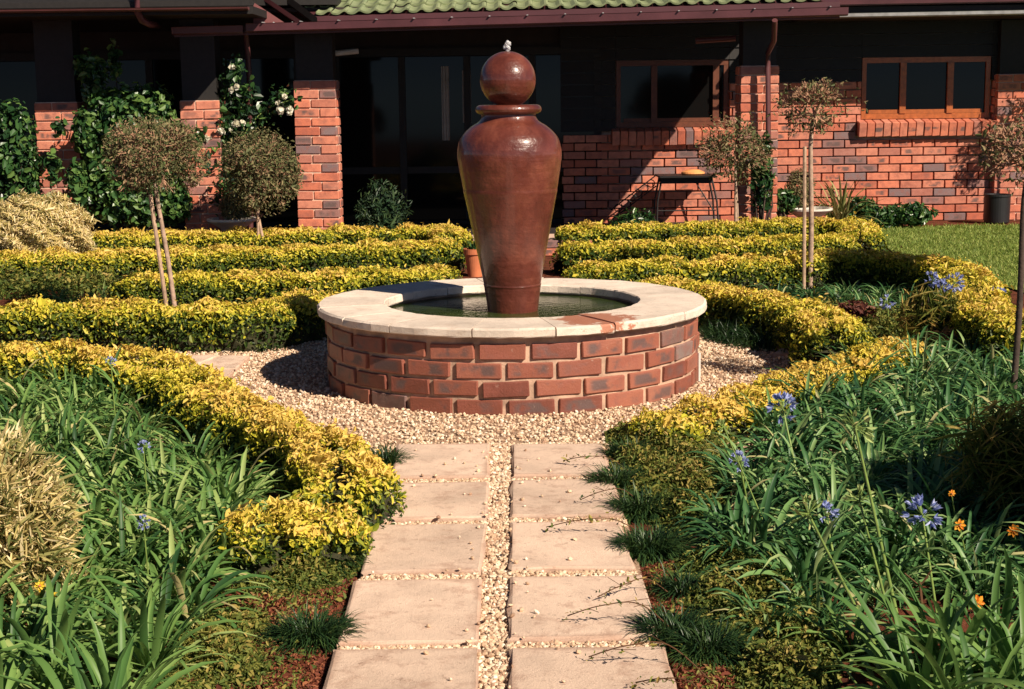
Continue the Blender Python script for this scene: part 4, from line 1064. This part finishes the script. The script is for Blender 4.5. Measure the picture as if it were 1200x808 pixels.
# olive thyme-like ground cover
mound([(250, 655), (330, 640), (420, 632), (432, 668), (400, 690), (330, 705), (290, 700)], 16000, .08, .017, M_thyme, 'ground_cover', 'olive ground cover beside the third slab on the left of the path', 'ground cover', seed=1)
mound([(205, 745), (260, 715), (310, 720), (330, 760), (310, 810), (180, 830)], 16000, .06, .016, M_thyme, 'ground_cover', 'olive ground cover over red soil at the bottom left', 'ground cover', seed=2, vr=(.15, 1))
mound([(708, 512), (760, 500), (830, 500), (870, 520), (850, 600), (800, 640), (740, 600), (715, 560)], 30000, .10, .018, M_thyme, 'ground_cover', 'olive ground cover between the path and the right bed hedge', 'ground cover', seed=3)
mound([(790, 660), (850, 640), (940, 680), (990, 740), (980, 830), (880, 850), (850, 780), (800, 720)], 26000, .08, .017, M_thyme, 'ground_cover', 'olive ground cover sprawling at the lower right of the path', 'ground cover', seed=4, vr=(.1, 1))
mound([(-40, 320), (60, 316), (130, 322), (150, 345), (60, 352), (-40, 352)], 16000, .2, .03, M_thyme, 'ground_cover', 'brownish green planting between the left hedges', 'ground cover', seed=5)
mound([(900, 365), (1060, 375), (1180, 380), (1190, 402), (1000, 400)], 12000, .14, .026, M_thyme, 'ground_cover', 'mixed olive planting between the curved hedge and the right side path', 'ground cover', seed=6)
mound([(900, 330), (1100, 320), (1125, 350), (1000, 360), (910, 350)], 9000, .08, .03, M_green, 'ground_cover', 'dark green planting shaded inside the curved right hedge', 'ground cover', seed=7)
# red low cover / mulch
mound([(250, 700), (330, 690), (398, 690), (430, 670), (405, 720), (375, 808), (350, 850), (230, 850), (200, 770)], 20000, .022, .014, M_red, 'red_mulch', 'red-brown mulch at the left edge of the path', 'mulch', seed=8, aspect=.5)
mound([(750, 670), (790, 660), (840, 720), (870, 800), (880, 850), (815, 850), (780, 760)], 16000, .022, .014, M_red, 'red_mulch', 'red-brown mulch at the right edge of the path', 'mulch', seed=9, aspect=.5)
mound([(235, 690), (330, 690), (398, 692), (425, 672), (395, 730), (350, 850), (230, 850), (200, 770)], 2600, .06, .015, M_thyme, 'ground_cover', 'thin sprigs of ground cover scattered over the red mulch left of the path', 'ground cover', seed=14)
mound([(750, 670), (790, 660), (840, 720), (870, 800), (880, 850), (815, 850), (780, 760)], 1500, .05, .015, M_thyme, 'ground_cover', 'thin sprigs of ground cover scattered over the red mulch right of the path', 'ground cover', seed=15)
mound([(395, 700), (800, 700), (840, 860), (350, 860)], 60, .012, .018, M_wilt, 'fallen_leaves', 'scattered dry leaf bits lying on the near slabs', 'leaves', seed=16, lumps=.1)
mound([(455, 500), (715, 500), (750, 690), (415, 690)], 70, .012, .018, M_wilt, 'fallen_leaves', 'scattered dry leaf bits lying on the far slabs', 'leaves', seed=17, lumps=.1)
# mondo grass tufts
GM = 'dark mondo grass tufts along the path'
def tuft(cx, cy, rw, n, label, L=.11):
    c = P(cx, cy); r_ = rw; az = rng.uniform(0, 2 * PI, n); rad = r_ * np.sqrt(rng.random(n)) * .75
    base = np.stack([rad * np.cos(az), rad * np.sin(az) * .8, np.zeros(n)], -1)
    th = rng.uniform(.05, 1.0, n) * (.4 + rad / r_); az2 = az + rng.normal(0, .7, n)
    d = np.stack([np.cos(az2) * np.sin(th), np.sin(az2) * np.sin(th), np.cos(th)], -1)
    V, Fq, k = blades(base, d, L * rng.uniform(.6, 1.2, n), np.full(n, .0045), rng.uniform(.6, 1.5, n), 4)
    o = bpy.data.objects.new('mondo_grass_tuft', mesh('mondo_grass_tuft', V, Fq, M_mondo, rnd=np.repeat(rng.random(n), k), smooth=True)); o.location = c; link(o)
    return tag(o, label, 'grass tuft', GM)
tuft(452, 548, .07, 500, 'small dark grass tuft against the golden hedge by the first slab on the left')
tuft(434, 608, .075, 600, 'dark grass tuft at the left end of the second slab row')
tuft(392, 668, .08, 600, 'dark grass tuft beside the third slab on the left')
tuft(368, 755, .10, 900, 'round dark grass tuft at the lower left edge of the path')
tuft(722, 572, .10, 900, 'dark grass tuft in the shade by the second slab on the right')
tuft(738, 540, .09, 800, 'dark grass tuft by the first slab on the right')
tuft(752, 605, .11, 1000, 'large dark grass tuft overhanging the second slab on the right')
tuft(760, 650, .11, 1000, 'dark grass tuft overhanging the third slab on the right')
tuft(790, 752, .10, 900, 'dark grass tuft at the lower right edge of the path')
tuft(830, 770, .09, 700, 'dark grass tuft behind the lowest one on the right of the path')
tuft(800, 700, .06, 300, 'small dark grass tuft over the red mulch on the right')
mound([(830, 388), (905, 392), (925, 404), (900, 416), (840, 405), (822, 396)], 2600, .16, .16, M_mondo, 'mondo_grass', 'dark mondo grass bank at the foot of the hedge right of the fountain', 'grass', aspect=.006, asblades=True)
mound([(262, 413), (300, 400), (345, 392), (352, 404), (310, 415)], 2200, .14, .13, M_mondo, 'mondo_grass', 'dark mondo grass edge between the left hedge and the gravel', 'grass', aspect=.006, asblades=True)
# lawn blades
n = 60000; X = rng.uniform(3.5, 8.0, n); Y = rng.uniform(9.5, 17.2, n); g = lp; c = np.zeros(n, bool); j = len(g) - 1
for i in range(len(g)):
    xi, yi = g[i]; xj, yj = g[j]; c ^= ((yi > Y) != (yj > Y)) & (X < (xj - xi) * (Y - yi) / (yj - yi + 1e-9) + xi); j = i
X, Y = X[c], Y[c]; N = len(X); th = rng.uniform(.1, .9, N); az = rng.uniform(0, 2 * PI, N)
d = np.stack([np.cos(az) * np.sin(th), np.sin(az) * np.sin(th), np.cos(th)], -1)
V, Fq, k = blades(np.stack([X, Y, 0 * X + .01], -1), d, rng.uniform(.03, .06, N), np.full(N, .009), rng.uniform(.3, 1, N), 2)
o = part('lawn_grass', V, Fq, M_grass, rnd=np.repeat(rng.random(N), k)); tag(o, 'short green lawn grass in front of the sunlit brick wall', 'grass', kind='stuff')

# ------------------------------------------------------------------ SHRUBS
def blob_pts(c, rx, ry, rz, n, seed, rag=.22, shell=.35, zmin=None):
    d = unit(rng.normal(0, 1, (n, 3))); r = 1 - shell * rng.random(n) ** 1.5
    lm = 1 + lump(d * 1.0, 1.1, seed) * rag + lump(d * 2.6, 1.0, seed + 3) * rag * .5
    p = d * (r * lm)[:, None] * np.array([rx, ry, rz]) + np.array(list(c))
    if zmin is not None: k = p[:, 2] > zmin; p, d, r = p[k], d[k], r[k]
    return p, d, r
def shrub(name, label, cat, c, rx, ry, rz, n, size, mat, aspect=.5, seed=0, rag=.22, group=None, axmix=.4, stems=True, base=None, fold=.25, shell=.35, spread=.6):
    base = base if base is not None else Vector((c.x, c.y, 0))
    t = thing(name, label, cat, base, group)
    p, d, r = blob_pts(c, rx, ry, rz, n, seed, rag, shell, zmin=max(0.01, base.z))
    V, Fc = leaves(p, d, size, aspect, spread, .25, axis=d + np.array([0, 0, .3]), axmix=axmix, fold=fold)
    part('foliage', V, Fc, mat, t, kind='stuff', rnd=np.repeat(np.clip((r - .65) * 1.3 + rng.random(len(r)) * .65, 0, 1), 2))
    if stems:
        mb = MB()
        for i in range(14):
            dd = unit(rng.normal(0, 1, 3) + np.array([0, 0, .7])); e = np.array(list(c)) + dd * np.array([rx, ry, rz]) * .8
            b_ = np.array([base.x, base.y, base.z]); mb.tube([b_, b_ * .5 + e * .5 + rng.normal(0, .03, 3), e], [.012, .008, .003], 5)
        mb.build('stems', M_bark_dk, t)
    return t
def shr(name, label, cat, px, py, Y, rxp, rzp, n, size, mat, ry=None, **k):
    c = PD(px, py, Y); s = PPM(Y); return shrub(name, label, cat, c, rxp / s, (ry or rxp / s * .8), rzp / s, n, size, mat, **k)
# cream variegated shrubs
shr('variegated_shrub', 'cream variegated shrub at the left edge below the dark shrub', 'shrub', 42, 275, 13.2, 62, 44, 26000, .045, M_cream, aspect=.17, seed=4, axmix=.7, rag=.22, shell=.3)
# near left-edge shrub, made of arching cream blades
t = thing('variegated_shrub', 'cream variegated grassy shrub at the left edge beside the strap leaves', 'shrub', P(-30, 720))
c = PD(-18, 632, 4.45); n = 21000
p, d, r = blob_pts(c, .25, .25, .30, n, 9, .22, .7, zmin=.02)
V, Fc = leaves(p, np.cross(d, rng.normal(0, 1, (len(p), 3))), .050, .10, .8, 0, axis=d + np.array([.2, -.1, .2]), axmix=.4, svar=.4)
part('foliage', V, Fc, M_cream, t, kind='stuff', rnd=np.repeat(np.clip(rng.random(len(p)) * .8 + (r - .6) * .5, 0, 1), 2))
mb = MB()
for i in range(12): e = np.array(list(c)) + unit(rng.normal(0, 1, 3) + np.array([0, 0, .5])) * .18; mb.tube([(c.x, c.y, 0), e], [.01, .004], 5)
mb.build('stems', M_bark, t)
# tall leafy shrub climbing at left
t = thing('leafy_shrub', 'tall glossy green shrub climbing in front of the dark left verandah', 'shrub', (PD(150, 200, 15.3).x, 15.3, 0))
Vs, Fs, R2, o_ = [], [], [], 0
for (px, py, rx, rz, n) in ((140, 135, 26, 36, 1100), (172, 130, 30, 30, 1300), (188, 185, 28, 50, 1800), (110, 95, 16, 32, 450), (134, 72, 6, 22, 120), (98, 78, 10, 14, 130), (112, 160, 22, 36, 900), (122, 215, 28, 46, 1600), (155, 235, 38, 34, 2200), (203, 235, 20, 30, 700), (160, 165, 36, 40, 1600), (62, 196, 9, 20, 120), (88, 212, 12, 24, 260), (55, 238, 20, 12, 200), (222, 163, 15, 14, 240), (95, 150, 11, 20, 200), (70, 150, 8, 12, 50)):
    Yb = 15.02 if rx * rz < 460 and py > 145 else 15.3; c = PD(px, py, Yb); s = PPM(Yb); p, d, r = blob_pts(c, rx / s, rx / s * .8, rz / s, n, px, .3, .8, zmin=.02)
    V, Fc = leaves(p, d, .062, .6, .6, .4, axis=d, axmix=.3); Vs.append(V); Fs.append(Fc + o_); o_ += len(V); R2.append(np.repeat(np.clip((r - .4) + rng.random(len(r)) * .6, 0, 1), 2))
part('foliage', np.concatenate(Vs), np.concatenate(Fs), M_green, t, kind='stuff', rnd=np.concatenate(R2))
mb = MB(); b_ = PD(150, 250, 15.3); b_.z = 0
for q in ((110, 90), (134, 60), (170, 110), (190, 170), (95, 150), (215, 220), (98, 75)):
    e = PD(*q, 15.3); m_ = (b_ + e) / 2 + Vector((random.uniform(-.1, .1), 0, .1)); mb.tube([b_, m_, e], [.018, .011, .004], 6)
mb.build('stems', M_bark_dk, t)
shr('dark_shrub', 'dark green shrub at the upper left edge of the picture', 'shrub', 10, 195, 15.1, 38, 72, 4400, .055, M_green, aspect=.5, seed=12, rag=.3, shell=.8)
# climbing rose with white flowers
t = thing('climbing_rose', 'climbing rose with white flowers above the smaller ball topiary', 'rose', (PD(275, 200, 15.6).x, 15.6, 0))
Vs, Fs, R2, o_ = [], [], [], 0; mb = MB(); b_ = PD(262, 250, 15.6); b_.z = 0
for pts_ in (((262, 250), (258, 180), (262, 120), (275, 75)), ((262, 220), (285, 160), (310, 130), (340, 118)), ((258, 200), (245, 150), (240, 110)), ((262, 200), (275, 150), (290, 105)), ((262, 230), (250, 190), (238, 160)), ((300, 140), (322, 122), (335, 108))):
    w = [PD(x, y, 15.6 - .15 * random.random()) for x, y in pts_]
    mb.tube(spl([list(q) for q in w], 5), .006, 5)
    q = spl([list(v) for v in w], 14); q = np.repeat(q, 16, 0); q = q + rng.normal(0, .055, q.shape); 
    k_ = rng.random(len(q)) < (.25 if pts_[-1][0] > 330 or pts_[0][0] == 300 else .9); q = q[k_]
    V, Fc = leaves(q, rng.normal(0, 1, q.shape), .055, .6, .5, .5); Vs.append(V); Fs.append(Fc + o_); o_ += len(V); R2.append(np.repeat(rng.random(len(q)), 2))
mb.build('canes', M_stalk, t, smooth=True)
part('foliage', np.concatenate(Vs), np.concatenate(Fs), M_green, t, kind='stuff', rnd=np.concatenate(R2))
for (x, y, s_) in ((273, 79, .035), (278, 102, .04), (271, 105, .035), (259, 154, .05), (243, 163, .055), (328, 129, .05), (340, 128, .04), (334, 114, .035), (277, 145, .05), (285, 144, .04), (270, 153, .03), (325, 121, .03), (339, 133, .035)):
    c = PD(x, y, 15.4); n = 22; s_ *= .8; d = unit(rng.normal(0, 1, (n, 3))); V, Fc = leaves(np.array(list(c)) + d * s_ * .55, d, s_ * 1.0, .9, .2); part('rose_flower', V, Fc, M_rose, t, rnd=np.repeat(rng.random(n), 2))
# others
shr('conical_shrub', 'dark upright conical shrub between the left pillar and the urn', 'shrub', 447, 256, 14.9, 27, 40, 6500, .05, M_darkgreen, aspect=.2, seed=20, rag=.38, axmix=.85, shell=.8)
shr('dark_shrub', 'small dark green shrub at the far right hedge just right of the urn', 'shrub', 745, 268, 15.0, 26, 20, 2200, .05, M_green, aspect=.3, seed=21, rag=.35, axmix=.8, shell=.8)
shr('dark_shrub', 'dark leafy shrub climbing the pillar right of the brown topiary', 'shrub', 893, 205, 15.6, 13, 44, 1500, .05, M_green, aspect=.5, seed=22, rag=.3, shell=.9)
shr('dark_shrub', 'dark green shrub low behind the right far hedge beside the pillar', 'shrub', 915, 236, 16.2, 20, 14, 1100, .06, M_green, aspect=.45, seed=23, rag=.3, shell=.9)
for (px, py, w_, h_, lb) in ((1035, 256, 22, 13, 'low green leafy plant at the lawn edge nearest the hedges'), (1068, 252, 26, 13, 'low green leafy plant at the foot of the brick wall by the lawn'), (1010, 248, 18, 16, 'green leafy plant next to the striped spiky clump')):
    shr('low_shrub', lb, 'shrub', px, py, 17.0, w_, h_, 1500, .06, M_green, aspect=.4, seed=px, rag=.3, shell=.9, stems=False)
shr('maroon_plant', 'maroon leafy plant at the end of the right fountain hedge', 'plant', 1003, 368, 9.6, 22, 14, 1800, .04, M_redplant, aspect=.3, seed=31, rag=.3, shell=.9, axmix=.7)
shr('maroon_plant', 'reddish brown low plant by the right side path', 'plant', 1125, 392, 8.8, 28, 9, 1200, .035, M_wilt, aspect=.3, seed=32, rag=.3, shell=.9, axmix=.7)
shr('grassy_plant', 'tall wispy olive plant in front of the blue flowers on the right', 'plant', 1090, 372, 8.9, 34, 34, 900, .11, M_thyme, aspect=.07, seed=33, rag=.3, shell=.95, axmix=.9)
# wiry plant with orange flowers at the right edge
shr('wiry_plant', 'wiry olive plant with orange flowers at the right edge', 'plant', 1190, 545, 5.1, 72, 74, 2600, .085, M_thyme, aspect=.045, seed=34, rag=.45, shell=.97, axmix=.9)
# striped spiky clump by the wall
n = 90; az = rng.uniform(0, 2 * PI, n); th = rng.uniform(.1, .9, n); d = np.stack([np.cos(az) * np.sin(th), np.sin(az) * np.sin(th), np.cos(th)], -1)
V, Fq, k = blades(np.zeros((n, 3)) + rng.normal(0, .04, (n, 3)) * np.array([1, 1, 0]), d, rng.uniform(.4, .75, n), np.full(n, .03), rng.uniform(.3, .9, n), 6)
o = bpy.data.objects.new('spiky_plant', mesh('spiky_plant', V, Fq, leafmat('striped_blade', [(0, (.10, .14, .04)), (.5, (.26, .26, .09)), (1, (.55, .48, .24))], .2, .5, .3, 0), rnd=np.repeat(rng.random(n), k), smooth=True))
q = PD(985, 260, 17.0); o.location = (q.x, 17.0, 0); link(o); tag(o, 'spiky striped clump against the sunlit brick wall', 'plant')

# ------------------------------------------------------------------ POTS AND BOWLS
def bowl(px, pyt, Y, rpx, h, label, name='planter_bowl'):
    c = PD(px, pyt, Y); s = PPM(Y); r_ = rpx / s; t = thing(name, label, 'planter', (c.x, Y, max(0, c.z - h)))
    z0 = c.z - h; mb = MB(); mb.lathe([(.001, z0), (r_ * .45, z0), (r_ * .5, z0 + .02), (r_ * .85, z0 + h * .6), (r_, z0 + h - .03), (r_ * 1.05, z0 + h - .02), (r_ * 1.05, z0 + h), (r_ * .93, z0 + h), (r_ * .9, z0 + h - .03), (.001, z0 + h - .035)], (c.x, Y, 0), 36)
    mb.build('bowl', M_bowl, t, smooth=False)
    if z0 > .03: q = MB(); q.lathe([(r_ * .4, 0), (r_ * .3, z0 * .5), (r_ * .4, z0)], (c.x, Y, 0), 20); q.build('pedestal', M_bowl, t)
    return t, c
bowl(272, 256, 15.25, 28, .12, 'pale cement bowl planter behind the left far hedge'); bowl(948, 244, 16.4, 26, .12, 'pale cement bowl planter by the pillar right of the thin topiary trunk')
shr('bowl_plant', 'grey-brown bushy plant growing in the left cement bowl', 'plant', 277, 244, 15.25, 19, 20, 2600, .03, M_olive, aspect=.3, seed=41, base=PD(275, 256, 15.25), axmix=.7)
shr('bowl_plant', 'grey-brown bushy plant growing in the right cement bowl', 'plant', 938, 222, 16.4, 17, 24, 2600, .03, M_olive, aspect=.3, seed=42, base=PD(943, 244, 16.4), axmix=.7)
c = P(557, 324); t = thing('terracotta_pot', 'terracotta flower pot behind the fountain rim, left of the urn', 'pot', c)
mb = MB(); mb.lathe([(.001, .0), (.062, 0), (.088, .19), (.098, .19), (.10, .235), (.086, .235), (.08, .19), (.001, .185)], (c.x, c.y, 0), 32); mb.build('pot', M_terra, t)
p = rng.normal(0, .025, (60, 3)) + np.array([c.x, c.y, .25]); V, Fc = leaves(p, rng.normal(0, 1, (60, 3)), .05, .35, .5, .3); part('plant', V, Fc, M_green, t, rnd=np.repeat(rng.random(60), 2))
mb = MB(); mb.tube([(c.x, c.y, .18), (c.x + .005, c.y, .29)], .006, 5); mb.build('stem', M_bark_dk, t)
c = PD(1168, 258, 17.5); t = thing('black_planter', 'black cylindrical planter standing against the sunlit wall at right', 'planter', (c.x, 17.5, 0))
mb = MB(); mb.lathe([(.12, 0), (.14, c.z * 0 + .02), (.145, .31), (.155, .31), (.155, .335), (.135, .335), (.13, .29), (.001, .28)], (c.x, 17.5, 0), 32); mb.build('pot', M_blackpot, t, smooth=False)

# garden table by the wall
c = PD(803, 205, 17.55); YT = 17.55; x0, x1 = PD(770, 205, YT).x, PD(836, 205, YT).x; zt = c.z
t = thing('garden_table', 'dark iron side table in the triangle of sunlight by the wall', 'table', (c.x, YT, 0))
mb = MB(); mb.box((x0, YT - .26, zt - .02), (x1, YT + .26, zt)); mb.build('table_top', M_metal_dk, t)
mb = MB(); mb.box((x0 + .03, YT - .18, zt - .09), (x1 - .03, YT - .165, zt - .022)); mb.build('apron', M_metal_dk, t)
mb = MB(); mb.box((x0 + .03, YT + .165, zt - .09), (x1 - .03, YT + .18, zt - .022)); mb.build('apron', M_metal_dk, t)
for sx in (0, 1):
    for sy in (-1, 1):
        xb = (x0 - .02, x1 + .04)[sx]; xt = (x0 + .04, x1 - .04)[sx]; m_ = MB(); m_.tube([(xt, YT + sy * .15, zt - .022), ((xt + xb) / 2 + (.02 if sx else -.02), YT + sy * .17, zt * .5), (xb, YT + sy * .19, 0)], .011, 8); m_.build('leg', M_metal_dk, t)
mb = MB(); mb.tube([(x0, YT - .17, .2), (x1 + .01, YT - .17, .2)], .008, 6); mb.tube([(x1 - .25, YT - .17, zt - .03), (x1 - .02, YT - .17, .2)], .008, 6); mb.build('stretcher', M_metal_dk, t)
mb = MB()
for i in range(6):
    cx_ = x0 - .06 - i * .075; cz = zt - .1 - i * .055
    a_ = np.linspace(0, 2 * PI, 15); mb.tube(np.stack([cx_ + .042 * np.cos(a_), 0 * a_ + YT + .1, cz + .042 * np.sin(a_)], -1), .006, 5, False)
mb.tube([(x0, YT + .1, zt - .005), (x0 - .52, YT + .1, zt - .40)], .008, 6); mb.tube([(x0, YT + .1, zt - .13), (x0 - .50, YT + .1, zt - .50)], .008, 6)
mb.build('scroll_shadow_rings', M_metal_dk, t)  # rings added to stand for a scroll-shaped shadow on the wall
mb = MB(); cc = PD(812, 200, YT); mb.lathe([(.001, 0), (.12, 0), (.135, .012), (.13, .03), (.07, .055), (.001, .06)], (cc.x, YT, zt + .001), 24); o = mb.build('folded_cloth', M_cloth, None); tag(o, 'orange folded cloth lying on the iron side table', 'cloth')

# ------------------------------------------------------------------ TOPIARY TREES
def topiary(label, crown, Y, rx, rz, trunk, stakes, nleaf, leaf, mat, sparse=False, seed=0, group='standard ball trees of the parterre', ntw=260, trunkmat=None, tr=.016):
    c = PD(*crown, Y) if len(crown) == 2 else Vector(crown); s = PPM(Y); rx, rz = rx / s, rz / s
    base = PD(*trunk[0], Y) if trunk else Vector((c.x, c.y, 0)); base.z = 0; top = PD(*trunk[1], Y) if trunk else c - Vector((0, 0, rz * .9))
    t = thing('topiary_tree', label, 'tree', base, group)
    mb = MB(); mid = (base + top) / 2 + Vector((.008, 0, 0)); tp = c - Vector((0, 0, rz * .35))
    mb.tube(spl([list(base), list(mid), list(top), list(tp)], 6), np.linspace(tr, tr * .7, 19), 8); mb.build('trunk', trunkmat or M_bark, t, smooth=True)
    for (a_, b_) in stakes:
        pa = PD(*a_, Y - .07); pb = PD(*b_, Y - .07); pa.z = 0; m_ = MB(); m_.tube([pa, pb], .014, 8); m_.build('stake', M_stake, t)
        q = MB(); pm = pa.lerp(pb, .8); q.tube([pm + Vector((-.025, .03, 0)), pm + Vector((.025, -.02, 0)), pm + Vector((.03, .08, .01))], .006, 5); q.build('tie', M_metal_dk, t)
    # branches radiate from the head of the trunk and fork
    mb = MB(); tips = []; fork = np.array(list(tp)); cc = np.array(list(c))
    def br(p, d, L, r, lvl):
        e = p + d * L; m_ = p + d * L * .5 + rng.normal(0, L * .06, 3); r = max(r, .0028); mb.tube([p, m_, e], [r, r * .9, r * .7], 5 if lvl < 2 else 3, False)
        if lvl >= (4): tips.append(e); return
        for k in range(3 if lvl else 4):
            dd = unit(d + rng.normal(0, .48, 3)); br(e, dd, L * rng.uniform(.6, .85), r * .62, lvl + 1)
    for k in range(14 if not sparse else 7):
        tgt = cc + unit(rng.normal(0, 1, 3) + np.array([0, 0, .35])) * np.array([rx, rx, rz]) * .95
        v = tgt - fork; L = np.linalg.norm(v); br(fork, v / L, L * .34, tr * .55, 0)
    mb.build('branches', M_twig, t, kind=None)
    tips = np.array(tips)
    p, d, r = blob_pts(c, rx, rx, rz, nleaf, seed, .10 if not sparse else .3, .55)
    leaf = leaf * .8; V, Fc = leaves(p, d, leaf, .36, .8, .2, axis=d, axmix=.6)
    nk = len(tips); q = np.repeat(tips, 3, 0) if not sparse else tips[rng.random(nk) < .5]; q = q + rng.normal(0, .03, q.shape); ins = (((q - cc) / np.array([rx, rx, rz])) ** 2).sum(1) < 1.25; q = q[ins]
    V2, F2 = leaves(q, q - cc, leaf, .42, .8, .2)
    part('crown', np.concatenate([V, V2]), np.concatenate([Fc, F2 + len(V)]), mat, t, kind='stuff', rnd=np.repeat(np.clip(np.concatenate([rng.random(len(p)) * .8 + (r - .5) * .4, rng.random(len(q))]), 0, 1), 2))
    return t
topiary('large brown ball topiary on two leaning stakes, left of the picture', (180, 184), 10.4, 62, 46, ((207, 380), (184, 232)), [((198, 380), (176, 228))], 3300, .026, M_olive, seed=51, tr=.018)
topiary('smaller ball topiary with crossed stakes in front of the dark verandah at left', (303, 202), 14.6, 48, 52, ((303, 300), (301, 246)), [((302, 300), (303, 240)), ((313, 300), (300, 242))], 3600, .036, M_olive, seed=52)
topiary('brown and green ball topiary in front of the right pillar', (862, 176), 15.5, 42, 40, ((864, 290), (862, 212)), [((862, 290), (862, 225))], 1500, .042, M_olive, seed=53, sparse=True)
topiary('thin sparse topiary with a tall stake, right of the picture before the brick wall', (955, 124), 11.5, 52, 30, ((949, 350), (950, 170)), [((942, 350), (943, 172))], 260, .034, M_olive, seed=54, sparse=True, tr=.021)
topiary('sparse topiary at the right edge with a thin dark trunk', (1210, 178), 7.2, 62, 45, ((1187, 455), (1200, 235)), [], 260, .03, M_olive, seed=55, sparse=True, trunkmat=M_bark_dk, tr=.017)
topiary('young tree beyond the right edge that shades the brick wall', (6.25, 17.3, 1.55), 17.3, 32, 40, None, [], 900, .05, M_olive, sparse=True, seed=56)
topiary('ball topiary beyond the right edge shading the curved hedge', (4.05, 10.3, 1.6), 10.3, 62, 48, None, [], 4500, .034, M_olive, seed=57)
topiary('ball topiary beyond the lower right edge shading the right bed', (3.35, 3.85, 1.4), 3.85, 330, 240, None, [], 26000, .05, M_olive, seed=58)

# thin creeping sprigs hanging over the slabs from the right bed, their shadows fall across the paving
for i, (ax, ay, bx, by, h) in enumerate(((800, 750, 665, 722, .07), (770, 640, 640, 618, .06), (745, 560, 660, 540, .05), (835, 800, 690, 770, .07), (790, 700, 700, 700, .05), (760, 600, 680, 586, .06), (850, 850, 745, 800, .06))):
    a_, b_ = P(ax, ay, .01), P(bx, by, .05); t = thing('creeping_sprig', 'thin creeping sprig over the %s at the right of the path' % ('fourth slab', 'third slab', 'first slab', 'fifth slab', 'joint above the fifth slab', 'second slab', 'bottom slab')[i], 'sprig', a_, 'creeping sprigs over the right slabs')
    pts = spl([list(a_), list(a_.lerp(b_, .35) + Vector((0, .02, h))), list(a_.lerp(b_, .7) + Vector((0, -.015, h * .8))), list(b_)], 6)
    mb = MB(); mb.tube(pts, .0017, 5)
    for k in range(5):
        q = pts[rng.integers(6, len(pts) - 2)]; mb.tube([q, q + rng.normal(0, .035, 3) * np.array([1, 1, .3])], .001, 4)
    mb.build('stem', M_wilt, t)
    q = np.repeat(pts[4:], 2, 0) + rng.normal(0, .010, (2 * len(pts[4:]), 3)); V, Fc = leaves(q, rng.normal(0, 1, q.shape) + [0, 0, 1], .015, .35, .5, .2); part('foliage', V, Fc, M_thyme, t, kind='stuff', rnd=np.repeat(rng.random(len(q)), 2))
